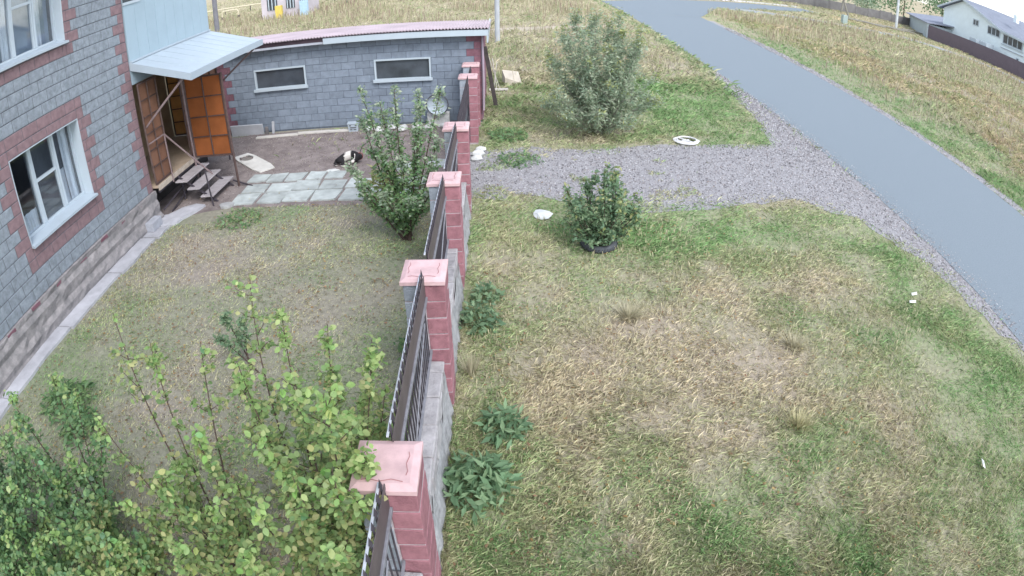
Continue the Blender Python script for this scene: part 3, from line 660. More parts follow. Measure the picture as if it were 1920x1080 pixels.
q = MB(); q.add([(-.12, -.08, 0), (.12, -.08, 0), (.12, .08, 0), (-.12, .08, 0), (-.145, -.10, .23), (.145, -.10, .23), (.145, .10, .23), (-.145, .10, .23)], [(3, 2, 1, 0), (4, 5, 6, 7), (0, 1, 5, 4), (1, 2, 6, 5), (2, 3, 7, 6), (3, 0, 4, 7)]); q.out('body', WHITE, tub)
MB().bev((-.16, -.115, .225), (.16, .115, .25), .005).out('lid', WHITE, tub)
INK = mat('dark_print', (.09, .09, .10), .1)
for (a_, c_, z_, h_) in ((-.10, -.05, .17, .03), (.06, .11, .17, .03), (-.08, .09, .115, .022), (-.09, -.02, .06, .02), (.01, .09, .06, .02)):
    MB().box((a_, -.118 + (.23 - z_) * .09 + .004, z_), (c_, -.1145 + (.23 - z_) * .09, z_ + h_)).out('print_mark', INK, tub)
# rubble
def rock(name, label, cat, loc, s, m, group=None, seed=0, flat=.6):
    bm = bmesh.new(); bmesh.ops.create_icosphere(bm, subdivisions=2, radius=1); r = np.random.default_rng(seed)
    for v in bm.verts: v.co *= 1 + r.normal(0, .09)
    for v in bm.verts: v.co = Vector((v.co.x * s[0], v.co.y * s[1], max(v.co.z, -.3) * s[2]))
    me = bpy.data.meshes.new(name); bm.to_mesh(me); bm.free(); me.materials.append(m)
    return tag(obj(name, me, None, loc, (0, 0, r.uniform(0, 6))), label, cat, group)
RUB = mat('pale_rubble', (.55, .55, .54), .2, 10, .9, .4)
for k, (x, y, s_) in enumerate([(-3.65, 15.9, .12), (-3.35, 15.85, .16), (-3.0, 15.95, .13), (-2.65, 15.8, .17), (-2.3, 15.95, .15), (-1.95, 15.85, .16), (-1.55, 15.95, .13), (-1.2, 15.8, .15)]):
    rock('rubble_stone', 'pale rubble lump at the shed foot, ' + ['first right of the printed tub', 'second right of the printed tub', 'third right of the printed tub', 'fourth right of the printed tub', 'just left of the leaning basin', 'under the leaning basin', 'second from the fence line', 'nearest the fence line'][k], 'stone', (x, y, .04), (s_ * 1.3, s_ * .8, s_ * .6), RUB, 'pale rubble along the shed foot', 20 + k)
tr = thing('enamel_basin', 'old white basin leaning against the shed wall behind the yard shrub', 'basin', (-1.72, 16.1, .62), 0)
q = MB(); rr = [.02, .16, .25, .29]; hh = [0, .01, .05, .12]; vv = [(rr[a_] * math.cos(t), -hh[a_], rr[a_] * math.sin(t)) for a_ in range(4) for t in np.linspace(0, 2 * math.pi, 16, False)]
q.add(vv, [(a_ * 16 + i_, a_ * 16 + (i_ + 1) % 16, a_ * 16 + 16 + (i_ + 1) % 16, a_ * 16 + 16 + i_) for a_ in range(3) for i_ in range(16)]); q.out('bowl', WHITE, tr)
MB().tube([(.29 * math.cos(t), -.12, .29 * math.sin(t)) for t in np.linspace(0, 2 * math.pi, 20, False)], .014, 6, closed=True).out('rim', INK, tr)
q = MB(); q.bev((-.3, 0, -.62), (.3, .12, -.25), .01); q.out('stand', mat('pale_rubble', (.55, .55, .54)), tr)
# dog on a chain
def skin_mesh(name, nodes, edges, sub=2):
    me = bpy.data.meshes.new(name + '_src'); me.from_pydata([n_[0] for n_ in nodes], edges, []); o = bpy.data.objects.new(name + '_tmp', me); COL.objects.link(o)
    o.modifiers.new('s', 'SKIN'); 
    for i_, n_ in enumerate(nodes): v = me.skin_vertices[0].data[i_]; v.radius = (n_[1], n_[2] if len(n_) > 2 else n_[1]); v.use_root = (i_ == 0)
    sb = o.modifiers.new('b', 'SUBSURF'); sb.levels = sub; sb.render_levels = sub
    dg = bpy.context.evaluated_depsgraph_get(); out = bpy.data.meshes.new_from_object(o.evaluated_get(dg)); bpy.data.objects.remove(o); out.name = name; return out
ND = [((-.20, .02, .13), .125), ((-.06, .12, .15), .12), ((.10, .10, .15), .115), ((.22, -.01, .15), .095), ((.25, -.13, .17), .07), ((.19, -.22, .16), .068), ((.09, -.27, .11), .036), ((.04, -.285, .10), .028),
      ((-.24, -.10, .10), .085), ((-.12, -.20, .07), .05), ((-.20, -.27, .04), .03), ((-.09, -.29, .03), .026), ((-.33, -.02, .08), .035), ((-.36, -.14, .05), .028), ((-.30, -.25, .04), .02),
      ((.12, -.06, .08), .055), ((.02, -.14, .04), .033), ((-.02, -.22, .03), .028), ((.235, -.25, .225), .018), ((.145, -.185, .235), .018), ((.26, -.27, .25), .008), ((.13, -.165, .265), .008)]
ED = [(0, 1), (1, 2), (2, 3), (3, 4), (4, 5), (5, 6), (6, 7), (0, 8), (8, 9), (9, 10), (10, 11), (0, 12), (12, 13), (13, 14), (3, 15), (15, 16), (16, 17), (5, 18), (5, 19), (18, 20), (19, 21)]
dm = skin_mesh('body', ND, ED)
co = np.empty(len(dm.vertices) * 3, np.float32); dm.vertices.foreach_get('co', co); co = co.reshape(-1, 3)
blk = np.array([.022, .020, .022]); wht = np.array([.62, .58, .54])
wm = (gauss(co[:, 0], co[:, 1], -.05, .0, .085, .3) > .42) | (gauss(co[:, 0], co[:, 1], .07, -.20, .09, .14) > .45) | (co[:, 2] < .05) & (co[:, 1] < -.1)
ca = dm.color_attributes.new('Col', 'FLOAT_COLOR', 'POINT'); c4 = np.ones((len(co), 4), np.float32); c4[:, :3] = np.where(wm[:, None], wht, blk); ca.data.foreach_set('color', c4.ravel())
dm.materials.append(mat('dog_fur', (.1, .1, .1), attr=True, rough=.9, bump=.4, bscale=120)); dm.polygons.foreach_set('use_smooth', [True] * len(dm.polygons))
dog = thing('dog', 'black and white dog curled up asleep on the bare yard soil', 'dog', (-3.55, 13.36, .0), .15)
obj('body', dm, dog)
MB().tube([(.255 + .0, -.075 + .085 * 0, .16)] * 0 + [(.235 + .075 * math.cos(t), -.065 + .03 * math.cos(t), .155 + .085 * math.sin(t)) for t in np.linspace(0, 2 * math.pi, 14, False)], .009, 5, closed=True).out('collar', mat('red_collar', (.25, .06, .05)), dog)
for sx in (0, 1): MB().bev((.155 + .06 * sx, -.275 + .03 * sx, .185), (.168 + .06 * sx, -.262 + .03 * sx, .198), .003).out('eye', INK, dog)
MB().bev((.02, -.31, .10), (.045, -.29, .122), .004).out('nose', INK, dog)
q = MB(); cpts = [(-3.32, 13.55, .12), (-3.40, 13.8, .02), (-3.47, 14.1, .012), (-3.50, 14.5, .012), (-3.42, 14.85, .012), (-3.43, 15.3, .012), (-3.6, 15.9, .03)]
q.tube(cpts, .012, 5); tag(q.out('dog_chain', mat('dark_chain', (.07, .06, .06)), None), 'dark chain running from the dog towards the shed', 'chain')
q = MB(); q.prism([(-.17, -.05), (0, -.10), (.17, -.03), (.05, .08), (-.1, .06)], 0, .02); tag(q.out('paper_scrap', mat('white_scrap', (.6, .6, .58)), None, (-3.85, 12.84, .008), (0, 0, .1)), 'pale scrap lying on the soil below the dog', 'scrap')
# outside the fence
rock('flat_stone', 'flat white angular stone on the grass left of the tyre shrub', 'stone', (.70, 10.18, .03), (.21, .17, .06), mat('white_stone', (.62, .64, .64), .1, 6, .85, .2), None, 3)
hs_ = thing('coiled_hose', 'coil of white hose lying at the edge of the gravel drive', 'hose', (4.68, 14.66, .03))
q = MB(); pts = [((.33 - .05 * t / 6.28 * .6) * math.cos(t) * (1.05 + .05 * math.sin(t * .7)), (.30 - .02 * t / 6.28) * math.sin(t), .01 + .012 * (t / 6.28)) for t in np.linspace(0, 6.28 * 3.4, 70)] + [(.1, -.25, .05), (-.15, -.12, .06), (.05, -.02, .04)]
q.tube(pts, .022, 6); q.out('hose_loops', mat('white_hose', (.66, .65, .66), .08), hs_)
for k, (x, y, s_) in enumerate([(-.57, 13.55, .13), (-.52, 13.85, .10), (-.60, 13.2, .11)]):
    rock('kerb_stone', ['white lump of broken stone at the foot of the fifth pillar', 'upper small white stone beside the fifth pillar', 'lower pale stone by the gateway edge'][k], 'stone', (x, y, .05), (s_ * .8, s_ * 1.3, s_ * .8), RUB, None, 40 + k)
for k, (x, y, a_, lb) in enumerate([(6.79, 7.25, .2, 'upper of two white litter scraps in the grass near the road'), (6.60, 7.02, -.1, 'lower of two white litter scraps in the grass near the road'), (5.66, 3.47, 1.3, 'tiny white scrap in the green grass at the lower right')]):
    q = MB(); q.add([(-.07, -.02, 0), (.06, -.03, .01), (.08, .02, .03), (-.05, .03, .02), (0, 0, .035)], [(0, 1, 4), (1, 2, 4), (2, 3, 4), (3, 0, 4)]); tag(q.out('litter', mat('white_scrap', (.7, .7, .7)), None, (x, y, .05), (0, 0, a_), ), lb, 'litter')
# things behind the right end of the shed
q = MB(); q.bev((-.06, -.02, 0), (.06, .02, 1.9), .004); tag(q.out('leaning_plank', mat('dark_plank', (.08, .07, .07), .3), None, (-.18, 17.9, 0), (.08, -.16, 0)), 'dark plank leaning on the right end of the shed', 'plank')
q = MB(); q.bev((0, 0, 0), (.62, .16, .05), .005); tag(q.out('fallen_board', mat('pale_plank', (.55, .52, .48)), None, (-.42, 19.9, .03), (0, 0, .02)), 'pale board lying in the grass right of the shed', 'board')
q = MB(); q.add([(0, 0, 0), (.55, -.1, 0), (.60, .4, 0), (.05, .5, 0), (0, 0, .32), (.55, -.1, .12), (.60, .4, .40), (.05, .5, .48)], [(3, 2, 1, 0), (4, 5, 6, 7), (0, 1, 5, 4), (1, 2, 6, 5), (2, 3, 7, 6), (3, 0, 4, 7)])
tag(q.out('cardboard_box', mat('pale_cardboard', (.50, .45, .38), .15, 3), None, (.10, 20.6, .0), (.05, 0, .3)), 'crumpled pale box in the dry grass behind the shed corner', 'box')
for k in range(3):
    q = MB(); q.bar((0, 0, 0), (.12 - .25 * k, .3, .9 + .1 * k), .012); tag(q.out('stick', mat('pale_plank', (.55, .52, .48)), None, (-.28 + .1 * k, 20.2 + .1 * k, 0)), ['pale stick leaning right', 'pale upright stick', 'pale stick leaning left'][k] + ' in the dry grass behind the shed corner', 'stick')
ty = thing('old_tyre', 'old black tyre lying flat round the foot of the small shrub', 'tyre', (1.57, 9.0, 0))
q = MB(); NT = 28; prof = [(r_ * .80, z_ * .6) for r_, z_ in [(.27, .02), (.33, .0), (.37, .04), (.385, .10), (.37, .16), (.33, .20), (.27, .18), (.25, .13), (.29, .10), (.25, .07)]]
vv = [(r_ * math.cos(t), r_ * math.sin(t), z) for t in np.linspace(0, 2 * math.pi, NT, False) for r_, z in prof]; n_ = len(prof)
q.add(vv, [(i_ * n_ + k, ((i_ + 1) % NT) * n_ + k, ((i_ + 1) % NT) * n_ + (k + 1) % n_, i_ * n_ + (k + 1) % n_) for i_ in range(NT) for k in range(n_)]); q.out('carcass', BLACK, ty, smooth=True)
q = MB()
for t in np.linspace(0, 2 * math.pi, 40, False): c_, s_ = math.cos(t), math.sin(t); q.bar((.309 * c_, .309 * s_, .03), (.309 * math.cos(t + .06), .309 * math.sin(t + .06), .09), .006)
stuff(q.out('tread_lugs', BLACK, ty))

# ------------------------------------------------------------------ plants
def rotmats(n, up=.6, spread=1.):
    """random leaf frames: leaf lies along Y, face normal Z biased upward"""
    az = rng.uniform(0, 2 * math.pi, n); nrm = np.stack([rng.normal(0, spread, n), rng.normal(0, spread, n), np.abs(rng.normal(0, .5, n)) + up], 1); nrm /= np.linalg.norm(nrm, axis=1)[:, None]
    d = np.stack([np.cos(az), np.sin(az), rng.normal(-.2, .3, n)], 1); d -= nrm * (d * nrm).sum(1)[:, None]; d /= np.linalg.norm(d, axis=1)[:, None]
    s = np.cross(d, nrm); return np.stack([s, d, nrm], 2)
LV = {'broad': (np.array([(0, 0, 0), (-.20, .12, .02), (-.36, .42, .07), (-.25, .75, .03), (0, 1., -.08), (.25, .75, .03), (.36, .42, .07), (.20, .12, .02), (0, .45, 0), (0, .8, -.02)]),
                np.array([(0, 8, 1), (1, 8, 2), (2, 8, 3), (8, 9, 3), (3, 9, 4), (4, 9, 5), (9, 8, 5), (5, 8, 6), (6, 8, 7), (7, 8, 0)])),
      'mid': (np.array([(0, 0, 0), (-.28, .4, .06), (0, 1, -.06), (.28, .4, .06), (0, .5, 0)]), np.array([(0, 4, 1), (1, 4, 2), (4, 3, 2), (0, 3, 4)])),
      'narrow': (np.array([(0, 0, 0), (-.16, .45, .03), (0, 1, -.08), (.16, .45, .03)]), np.array([(0, 2, 1), (0, 3, 2)]))}
def leaf_mesh(name, kind, pos, R, size, cols, m=LEAF):
    tv, tf = LV[kind]; n = len(pos); k = len(tv)
    P_ = np.einsum('nij,kj->nki', R, tv) * size[:, None, None] + pos[:, None, :]
    F_ = tf[None] + (np.arange(n) * k)[:, None, None]
    return mesh(name, P_.reshape(-1, 3), F_.reshape(-1, 3), m, cols=np.repeat(cols, k, 0), smooth=False)
PAL = {'apricot': [(.24, .35, .14), (.30, .40, .16), (.19, .30, .12), (.36, .42, .18), (.27, .36, .16), (.44, .44, .21)],
       'green': [(.22, .35, .18), (.15, .28, .13), (.23, .37, .16), (.26, .37, .17)],
       'dark': [(.20, .31, .18), (.16, .26, .16), (.25, .36, .21), (.29, .39, .23)],
       'grey': [(.38, .46, .32), (.33, .42, .30), (.44, .51, .36), (.48, .53, .39), (.27, .36, .25)],
       'olive': [(.30, .36, .14), (.38, .42, .18), (.42, .42, .20)],
       'lime': [(.34, .48, .18), (.42, .50, .22), (.28, .44, .16)],
       'weed': [(.21, .34, .19), (.27, .39, .22), (.17, .28, .16)]}
def pcol(pal, n, t=None): p = np.array(PAL[pal]); return p[rng.integers(0, len(p), n)] * rng.uniform(.8, 1.2, (n, 1))
def curve(a, b, bow, n=9):
    a = np.array(a, float); b = np.array(b, float); c = (a + b) / 2 + np.array(bow); t = np.linspace(0, 1, n)[:, None]
    return (1 - t) ** 2 * a + 2 * t * (1 - t) * c + t ** 2 * b
LPM = {}
def leafy(name, label, cat, base, shoots, kind, pal, size, n_parts=0, group=None, tippal=None, woodname='stem', woodm=BARK, dens=26, twig=.22, bare=.25, tippy=.75, r0=.012):
    """shoots: (tip xyz relative to base, bow, leaves weight)"""
    t = thing(name, label, cat, base, 0, group); LPM_pos = []; LPM_col = []
    for (tip, bow, wgt) in shoots:
        st = (rng.normal(0, .04), rng.normal(0, .04), 0); c = curve(st, tip, bow); L = np.linalg.norm(np.diff(c, axis=0), axis=1).sum()
        q = MB(); q.tube([tuple(p) for p in c], [r0 * (1 - .75 * i_ / 8) for i_ in range(9)], 5)
        nt = max(2, int(L * 7 * wgt)); cen = []
        for k in range(nt):
            u = bare + (1 - bare) * rng.random() ** .8; f = u * 8; i_ = min(7, int(f)); p = c[i_] + (c[i_ + 1] - c[i_]) * (f - i_)
            ln = twig * (1.25 - u) * rng.uniform(.6, 1.3); d = rng.normal(0, 1, 3); d[2] = abs(d[2]) * .7 + .3; d /= np.linalg.norm(d); e = p + d * ln
            q.tube([tuple(p), tuple((p + e) / 2 + rng.normal(0, .01, 3)), tuple(e)], [r0 * .35, r0 * .25, r0 * .15], 4, False); cen.append((p, e, u))
        q.out(woodname, woodm, t)
        n = int(L * dens * wgt); us = bare + (1 - bare) * rng.random(n); f = us * 8; ii = np.minimum(7, f.astype(int)); pp = c[ii] + (c[ii + 1] - c[ii]) * (f - ii)[:, None] + rng.normal(0, size * .35, (n, 3))
        LPM_pos.append(pp); uu = [us]
        for p, e, u in cen:
            m_ = max(3, int(dens * .30)); w_ = rng.random((m_, 1)) ** .7; LPM_pos.append(p + (e - p) * w_ + rng.normal(0, size * .45, (m_, 3))); uu.append(np.full(m_, u))
        uu = np.concatenate(uu); cc_ = pcol(pal, len(uu))
        if tippal is not None: mk = (rng.random(len(uu)) < smooth(tippy, 1.02, uu) * .9); cc_[mk] = pcol(tippal, mk.sum())
        LPM_col.append(cc_)
    pos = np.concatenate(LPM_pos); col = np.concatenate(LPM_col); pos[:, 2] = np.maximum(pos[:, 2], .03); n = len(pos)
    R = rotmats(n, .55, .75); sz = size * rng.uniform(.6, 1.2, n)
    d = np.linalg.norm(pos + np.array(base) - np.array([0, 0, CAMZ]), axis=1); order = np.argsort(d / sz)
    part, rest = order[:n_parts], order[n_parts:]
    tv, tf = LV[kind]
    for i_ in part:
        key = (kind, tuple(np.round(col[i_] * 14).astype(int)))
        if key not in LPM:
            LPM[key] = mesh('leaf', tv, [tuple(f_) for f_ in tf], LEAF, cols=np.tile(np.round(col[i_] * 14) / 14, (len(tv), 1)))
        o = obj('leaf', LPM[key], t); o.matrix_local = Matrix.Translation(tuple(pos[i_])) @ Matrix(R[i_].tolist()).to_4x4() @ Matrix.Scale(float(sz[i_]), 4)
    if len(rest): stuff(obj('foliage', leaf_mesh('foliage', kind, pos[rest], R[rest], sz[rest], col[rest]), t))
    return t
def tips(base, lst): return [(tuple(np.array(p) - np.array(base)), b_, w_) for p, b_, w_ in lst]
B = (-1.35, 2.75, 0)
leafy('apricot_shrub', 'big yellow-green broad-leaved shrub in front of the first pillar, on the house side', 'shrub', B, tips(B, [
    ((-2.05, 4.05, 2.42), (-.1, -.3, .35), .55), ((-1.62, 3.55, 2.35), (0, -.1, .2), .9), ((-.90, 2.62, 1.88), (.05, 0, .25), 1.0), ((-.92, 2.35, 1.78), (.05, -.1, .25), 1.0), ((-1.30, 3.60, 2.25), (0, .0, .1), 1.1), ((-.98, 3.55, 2.05), (.05, .1, .0), 1.1), ((-1.03, 2.55, 2.45), (.05, .0, .2), 1.0),
    ((-1.78, 3.0, 2.35), (-.1, 0, .1), 1.0), ((-1.95, 3.2, 2.2), (-.1, 0, .1), .8), ((-1.35, 2.9, 2.3), (0, 0, .1), 1.1), ((-.98, 2.25, 2.2), (.1, -.1, .1), .9), ((-1.2, 2.2, 2.1), (0, -.1, 0), 1.1), ((-.98, 3.75, 1.5), (.05, .2, .1), .8), ((-1.2, 3.9, 1.3), (0, .2, .1), .8), ((-1.5, 2.1, 1.9), (-.1, -.1, 0), 1.1), ((-1.05, 2.9, 1.9), (.05, 0, .1), 1.2), ((-1.15, 3.2, 1.7), (.05, .1, .1), 1.2), ((-1.5, 2.5, 2.2), (-.05, -.1, .1), 1.2), ((-1.0, 1.9, 1.9), (.05, -.2, 0), 1.3), ((-1.6, 1.9, 1.7), (0, -.2, 0), 1.3), ((-1.6, 3.9, 1.25), (0, .2, .1), .6)]),
    'broad', 'apricot', .056, 300, 'shrubs in the near yard', 'lime', dens=66, twig=.36)
B = (-2.35, 2.75, 0)
leafy('apricot_shrub', 'looser shrub with bare dark shoots left of the big yellow-green shrub', 'shrub', B, tips(B, [
    ((-3.12, 3.50, 2.42), (-.15, 0, .3), .45), ((-2.80, 3.45, 2.2), (-.1, 0, .2), .6), ((-2.35, 3.5, 2.15), (0, 0, .2), .6), ((-2.05, 2.6, 2.0), (.1, 0, .1), .8), ((-2.3, 2.3, 1.9), (0, -.1, .1), .9), ((-3.05, 2.75, 2.0), (-.2, 0, .1), .5), ((-1.9, 2.2, 1.8), (.1, -.1, 0), .9), ((-2.75, 2.3, 1.6), (-.1, -.1, 0), .8), ((-2.55, 2.9, 1.4), (-.1, 0, 0), .9), ((-2.2, 2.0, 1.6), (0, -.2, 0), 1.3), ((-2.5, 2.5, 1.7), (0, 0, 0), 1.0), ((-1.95, 2.7, 1.5), (.1, 0, 0), 1.1), ((-2.9, 2.1, 1.3), (-.1, -.1, 0), 1.2)]),
    'broad', 'apricot', .055, 260, 'shrubs in the near yard', 'lime', dens=60, bare=.22, twig=.36)
B = (-4.0, 2.9, 0)
leafy('apricot_shrub', 'darker green dense shrub filling the bottom left corner', 'shrub', B, tips(B, [
    ((-4.9, 3.3, 1.6), (-.1, 0, .2), 1.1), ((-4.5, 3.7, 1.55), (0, .1, .2), 1.1), ((-4.1, 3.6, 1.5), (0, 0, .2), 1.0), ((-3.6, 3.3, 1.5), (.1, 0, .2), .9), ((-4.6, 2.7, 1.8), (-.1, 0, .1), 1.2), ((-4.0, 2.6, 1.9), (0, 0, .1), 1.2), ((-3.4, 2.6, 1.6), (.1, 0, .1), 1.0), ((-3.9, 2.1, 1.7), (0, -.1, .1), 1.2), ((-3.3, 2.2, 1.3), (.1, 0, .1), 1.0), ((-5.2, 2.9, 1.2), (-.1, 0, .2), 1.2), ((-4.6, 2.2, 1.6), (0, 0, 0), 1.2), ((-3.4, 1.9, 1.5), (.1, -.1, 0), 1.3), ((-2.9, 1.9, 1.2), (.2, -.1, 0), 1.3), ((-5.4, 2.5, 1.4), (-.1, 0, .2), 1.4), ((-5.0, 2.0, 1.5), (-.1, -.1, .1), 1.4), ((-5.6, 3.3, .9), (-.2, 0, .2), 1.3), ((-3.9, 2.9, 1.2), (0, 0, 0), 1.3)]),
    'broad', 'green', .055, 260, 'shrubs in the near yard', 'lime', dens=55, bare=.1, twig=.28)
def ring(n, r0, r1, z0, z1, w_):
    out = []
    for k in range(n): a_ = 6.283 * k / n + rng.uniform(-.2, .2); r_ = rng.uniform(r0, r1); out.append(((math.cos(a_) * r_, math.sin(a_) * r_, rng.uniform(z0, z1)), (math.cos(a_) * .1, math.sin(a_) * .1, .15), w_))
    return out
leafy('low_shrub', 'low spreading green shrub along the bottom edge between the two larger shrubs', 'shrub', (-3.25, 2.05, 0), ring(11, .4, .95, .7, 1.35, 1.6) + ring(4, .1, .3, 1.2, 1.5, 1.6), 'broad', 'apricot', .060, 120, 'shrubs in the near yard', 'green', dens=60, bare=.08, twig=.28)
leafy('low_shrub', 'bluish-green shrub in the extreme bottom left corner by the house wall', 'shrub', (-5.35, 2.5, 0), ring(11, .4, .9, .7, 1.3, 1.6) + ring(4, .1, .3, 1.2, 1.6, 1.6), 'broad', 'dark', .056, 120, 'shrubs in the near yard', 'green', dens=60, bare=.08, twig=.28)
leafy('low_shrub', 'dense low green shrub cut by the bottom edge near the left corner', 'shrub', (-4.45, 1.95, 0), ring(12, .4, 1.0, .5, 1.15, 1.6) + ring(4, .1, .3, 1.0, 1.3, 1.6), 'broad', 'green', .055, 100, 'shrubs in the near yard', 'lime', dens=62, bare=.05, twig=.32)
B = (-3.22, 5.75, 0)
leafy('sapling', 'small dark-leaved sapling standing alone in the yard grass', 'sapling', B, [((-.25, .12, .78), (0, 0, .1), 1.6), ((-.05, .2, .7), (0, 0, .1), 1.6), ((-.3, -.1, .6), (0, 0, .1), 1.4)], 'mid', 'dark', .06, 0, None, None, dens=60, twig=.2, bare=.4)
B = (-1.62, 9.35, 0)
leafy('yard_shrub', 'tall leafy green shrub with several stems against the fence between second and third pillars', 'shrub', B, tips(B, [
    ((-2.30, 9.75, 2.55), (-.1, 0, .4), 1.0), ((-1.72, 9.65, 2.62), (0, 0, .3), 1.1), ((-.98, 9.8, 2.52), (.1, 0, .3), 1.0), ((-1.3, 9.75, 2.2), (0, 0, .2), 1.2), ((-2.05, 9.5, 1.9), (-.1, 0, .2), 1.2), ((-1.05, 9.5, 1.7), (.1, 0, .2), 1.3), ((-2.3, 9.1, 1.1), (-.2, 0, .3), 1.5), ((-1.9, 8.9, 1.0), (-.1, -.1, .3), 1.7), ((-1.4, 8.8, 1.0), (0, -.1, .3), 1.8), ((-1.05, 9.0, 1.1), (.1, 0, .3), 1.5), ((-2.35, 9.5, .8), (-.2, 0, .2), 1.5), ((-1.6, 9.2, 1.5), (0, 0, .2), 1.6), ((-1.65, 9.0, .7), (0, 0, .3), 2), ((-2.0, 9.2, .6), (0, 0, .3), 2), ((-2.35, 9.9, 2.0), (-.1, 0, .3), 1.3), ((-2.0, 9.8, 2.3), (0, 0, .3), 1.3), ((-1.35, 9.9, 2.4), (0, 0, .3), 1.3), ((-2.5, 9.3, 1.4), (-.2, 0, .3), 1.4)]),
    'mid', 'green', .075, 0, None, 'grey', dens=62, twig=.32, bare=.12, tippy=.3, r0=.018)
B = (-2.28, 10.9, 0)
leafy('hosta_clump', 'yellowish long-leaved clump at the edge of the stone paving left of the yard shrub', 'plant', B, [((-.15, -.05, .65), (0, 0, .1), 1.5), ((.05, .05, .7), (0, 0, .1), 1.5), ((.2, 0, .5), (0, 0, .1), 1.5)], 'narrow', 'olive', .22, 0, None, None, dens=22, bare=.1)
B = (1.57, 9.0, 0)
leafy('tyre_shrub', 'small rounded dark green shrub growing out of the old tyre', 'shrub', B, [((math.cos(a_) * r_ * 1.12, math.sin(a_) * r_ * .8, z_), (math.cos(a_) * .25, math.sin(a_) * .1, .1), 1.25) for a_, r_, z_ in [(0, .5, .75), (.7, .42, .95), (1.4, .3, 1.15), (2.2, .35, 1.15), (3.0, .48, .85), (3.8, .5, .75), (4.5, .42, .7), (5.2, .45, .8), (5.9, .52, .7), (1, .12, 1.42), (2.5, .1, 1.3), (4.7, .2, 1.1), (0.3, .25, 1.15), (3.2, .3, 1.05), (5.5, .25, .95), (4.2, .3, .85), (3.6, .48, .35), (4.4, .5, .3), (5.0, .5, .32), (5.7, .48, .35), (4.7, .42, .45), (0.1, .5, .95), (1.1, .4, 1.1), (2.0, .42, 1.0), (2.9, .5, 1.0), (3.9, .45, .95), (5.4, .42, .95), (4.7, .3, 1.0), (3.4, .55, .6), (6.1, .58, .55), (.6, .2, 1.35), (5.6, .15, 1.3)]],
      'mid', 'dark', .080, 0, None, 'olive', dens=34, twig=.24, bare=.1, tippy=.85)
B = (2.5, 15.2, 0)
sh = [((math.cos(a_) * r_, math.sin(a_) * r_, z_), (math.cos(a_) * .25, math.sin(a_) * .25, .3), 1.9) for a_, r_, z_ in [(0, 1.35, 1.6), (.5, 1.1, 2.1), (1.1, 1.2, 2.4), (1.8, .9, 2.9), (0.2, 1.0, 2.7), (5.9, .9, 2.5), (3.3, 1.0, 2.8), (0.9, .8, 3.1), (2.6, .8, 3.1), (2.6, 1.1, 2.5), (3.1, 1.35, 1.9), (3.6, 1.5, 1.2), (4.2, 1.0, 1.3), (4.8, .8, 1.5), (5.3, .9, 1.3), (5.9, 1.4, 1.1), (.2, .5, 2.7), (2.0, .35, 3.1), (3.5, .6, 2.8), (5.0, .4, 2.3), (1.2, .5, 2.95), (3.0, .9, 1.3), (4.5, 1.2, .8), (0, 1.55, .9), (3.3, 1.5, .8), (5.5, .5, 1.9), (4.0, .6, 2.0), (2.8, 1.4, 2.0), (0.8, 1.5, 1.4), (5.2, 1.2, .6), (3.9, 1.4, .7)]]
leafy('willow_bush', 'large grey-green many-stemmed bush beside the gravel drive', 'bush', B, sh, 'narrow', 'grey', .12, 0, None, 'olive', dens=44, twig=.62, bare=.10, woodm=PBARK, tippy=.9, r0=.02)
# broad weeds beside the fence and elsewhere
def weed(x, y, r, h, n, label, pal='weed', kind='narrow', size=.16, name='weed_plant', cat='weed'):
    t = thing(name, label, cat, (x, y, 0), 0, None); a_ = rng.uniform(0, 6.28, n); rr_ = r * np.sqrt(rng.random(n)); z_ = h * rng.random(n) * (1 - .6 * (rr_ / r) ** 2) + .02
    pos = np.stack([rr_ * np.cos(a_), rr_ * np.sin(a_), z_], 1); R = rotmats(n, .5, .7)
    stuff(obj('foliage', leaf_mesh('foliage', kind, pos, R, size * rng.uniform(.6, 1.2, n), pcol(pal, n)), t))
    q = MB()
    for k in range(6): u = rng.uniform(0, 6.28); q.bar((0, 0, 0), (r * .6 * math.cos(u), r * .6 * math.sin(u), h * .8), .005, 4, .002)
    q.out('stem', mat('green_stem', (.14, .17, .08)), t); return t
weed(-.30, 3.95, .34, .34, 420, 'large leafy green weed clump at the low wall beside the first pillar')
weed(-.02, 4.75, .24, .24, 180, 'smaller leafy weed just beyond the large clump by the wall')
weed(-.34, 6.75, .26, .36, 240, 'dark green weed beside the second pillar at the fence foot', 'dark', 'mid', .10)
weed(-.25, 7.35, .22, .26, 150, 'low weed beyond the dark weed at the fence foot', 'dark', 'mid', .10)
weed(-5.85, 4.85, .42, .3, 380, 'green weed clump in the yard near the pavement end', 'green', 'narrow', .14)
weed(-5.35, 4.45, .3, .26, 220, 'green weed clump right of the one near the pavement end', 'green', 'narrow', .14)
weed(-.95 - .3, 6.2, .16, .2, 60, 'bright little weed in the yard near the second pillar', 'green', 'mid', .09)
weed(.35, 13.1, .5, .12, 300, 'low green weed patch in the gravel drive', 'green', 'narrow', .12)
weed(.15, 14.9, .5, .2, 320, 'grassy green clump on the edge of the drive near the fifth pillar', 'green', 'narrow', .14)
weed(-5.2, 10.35, .5, .1, 320, 'low green patch in front of the stone paving', 'green', 'narrow', .10)
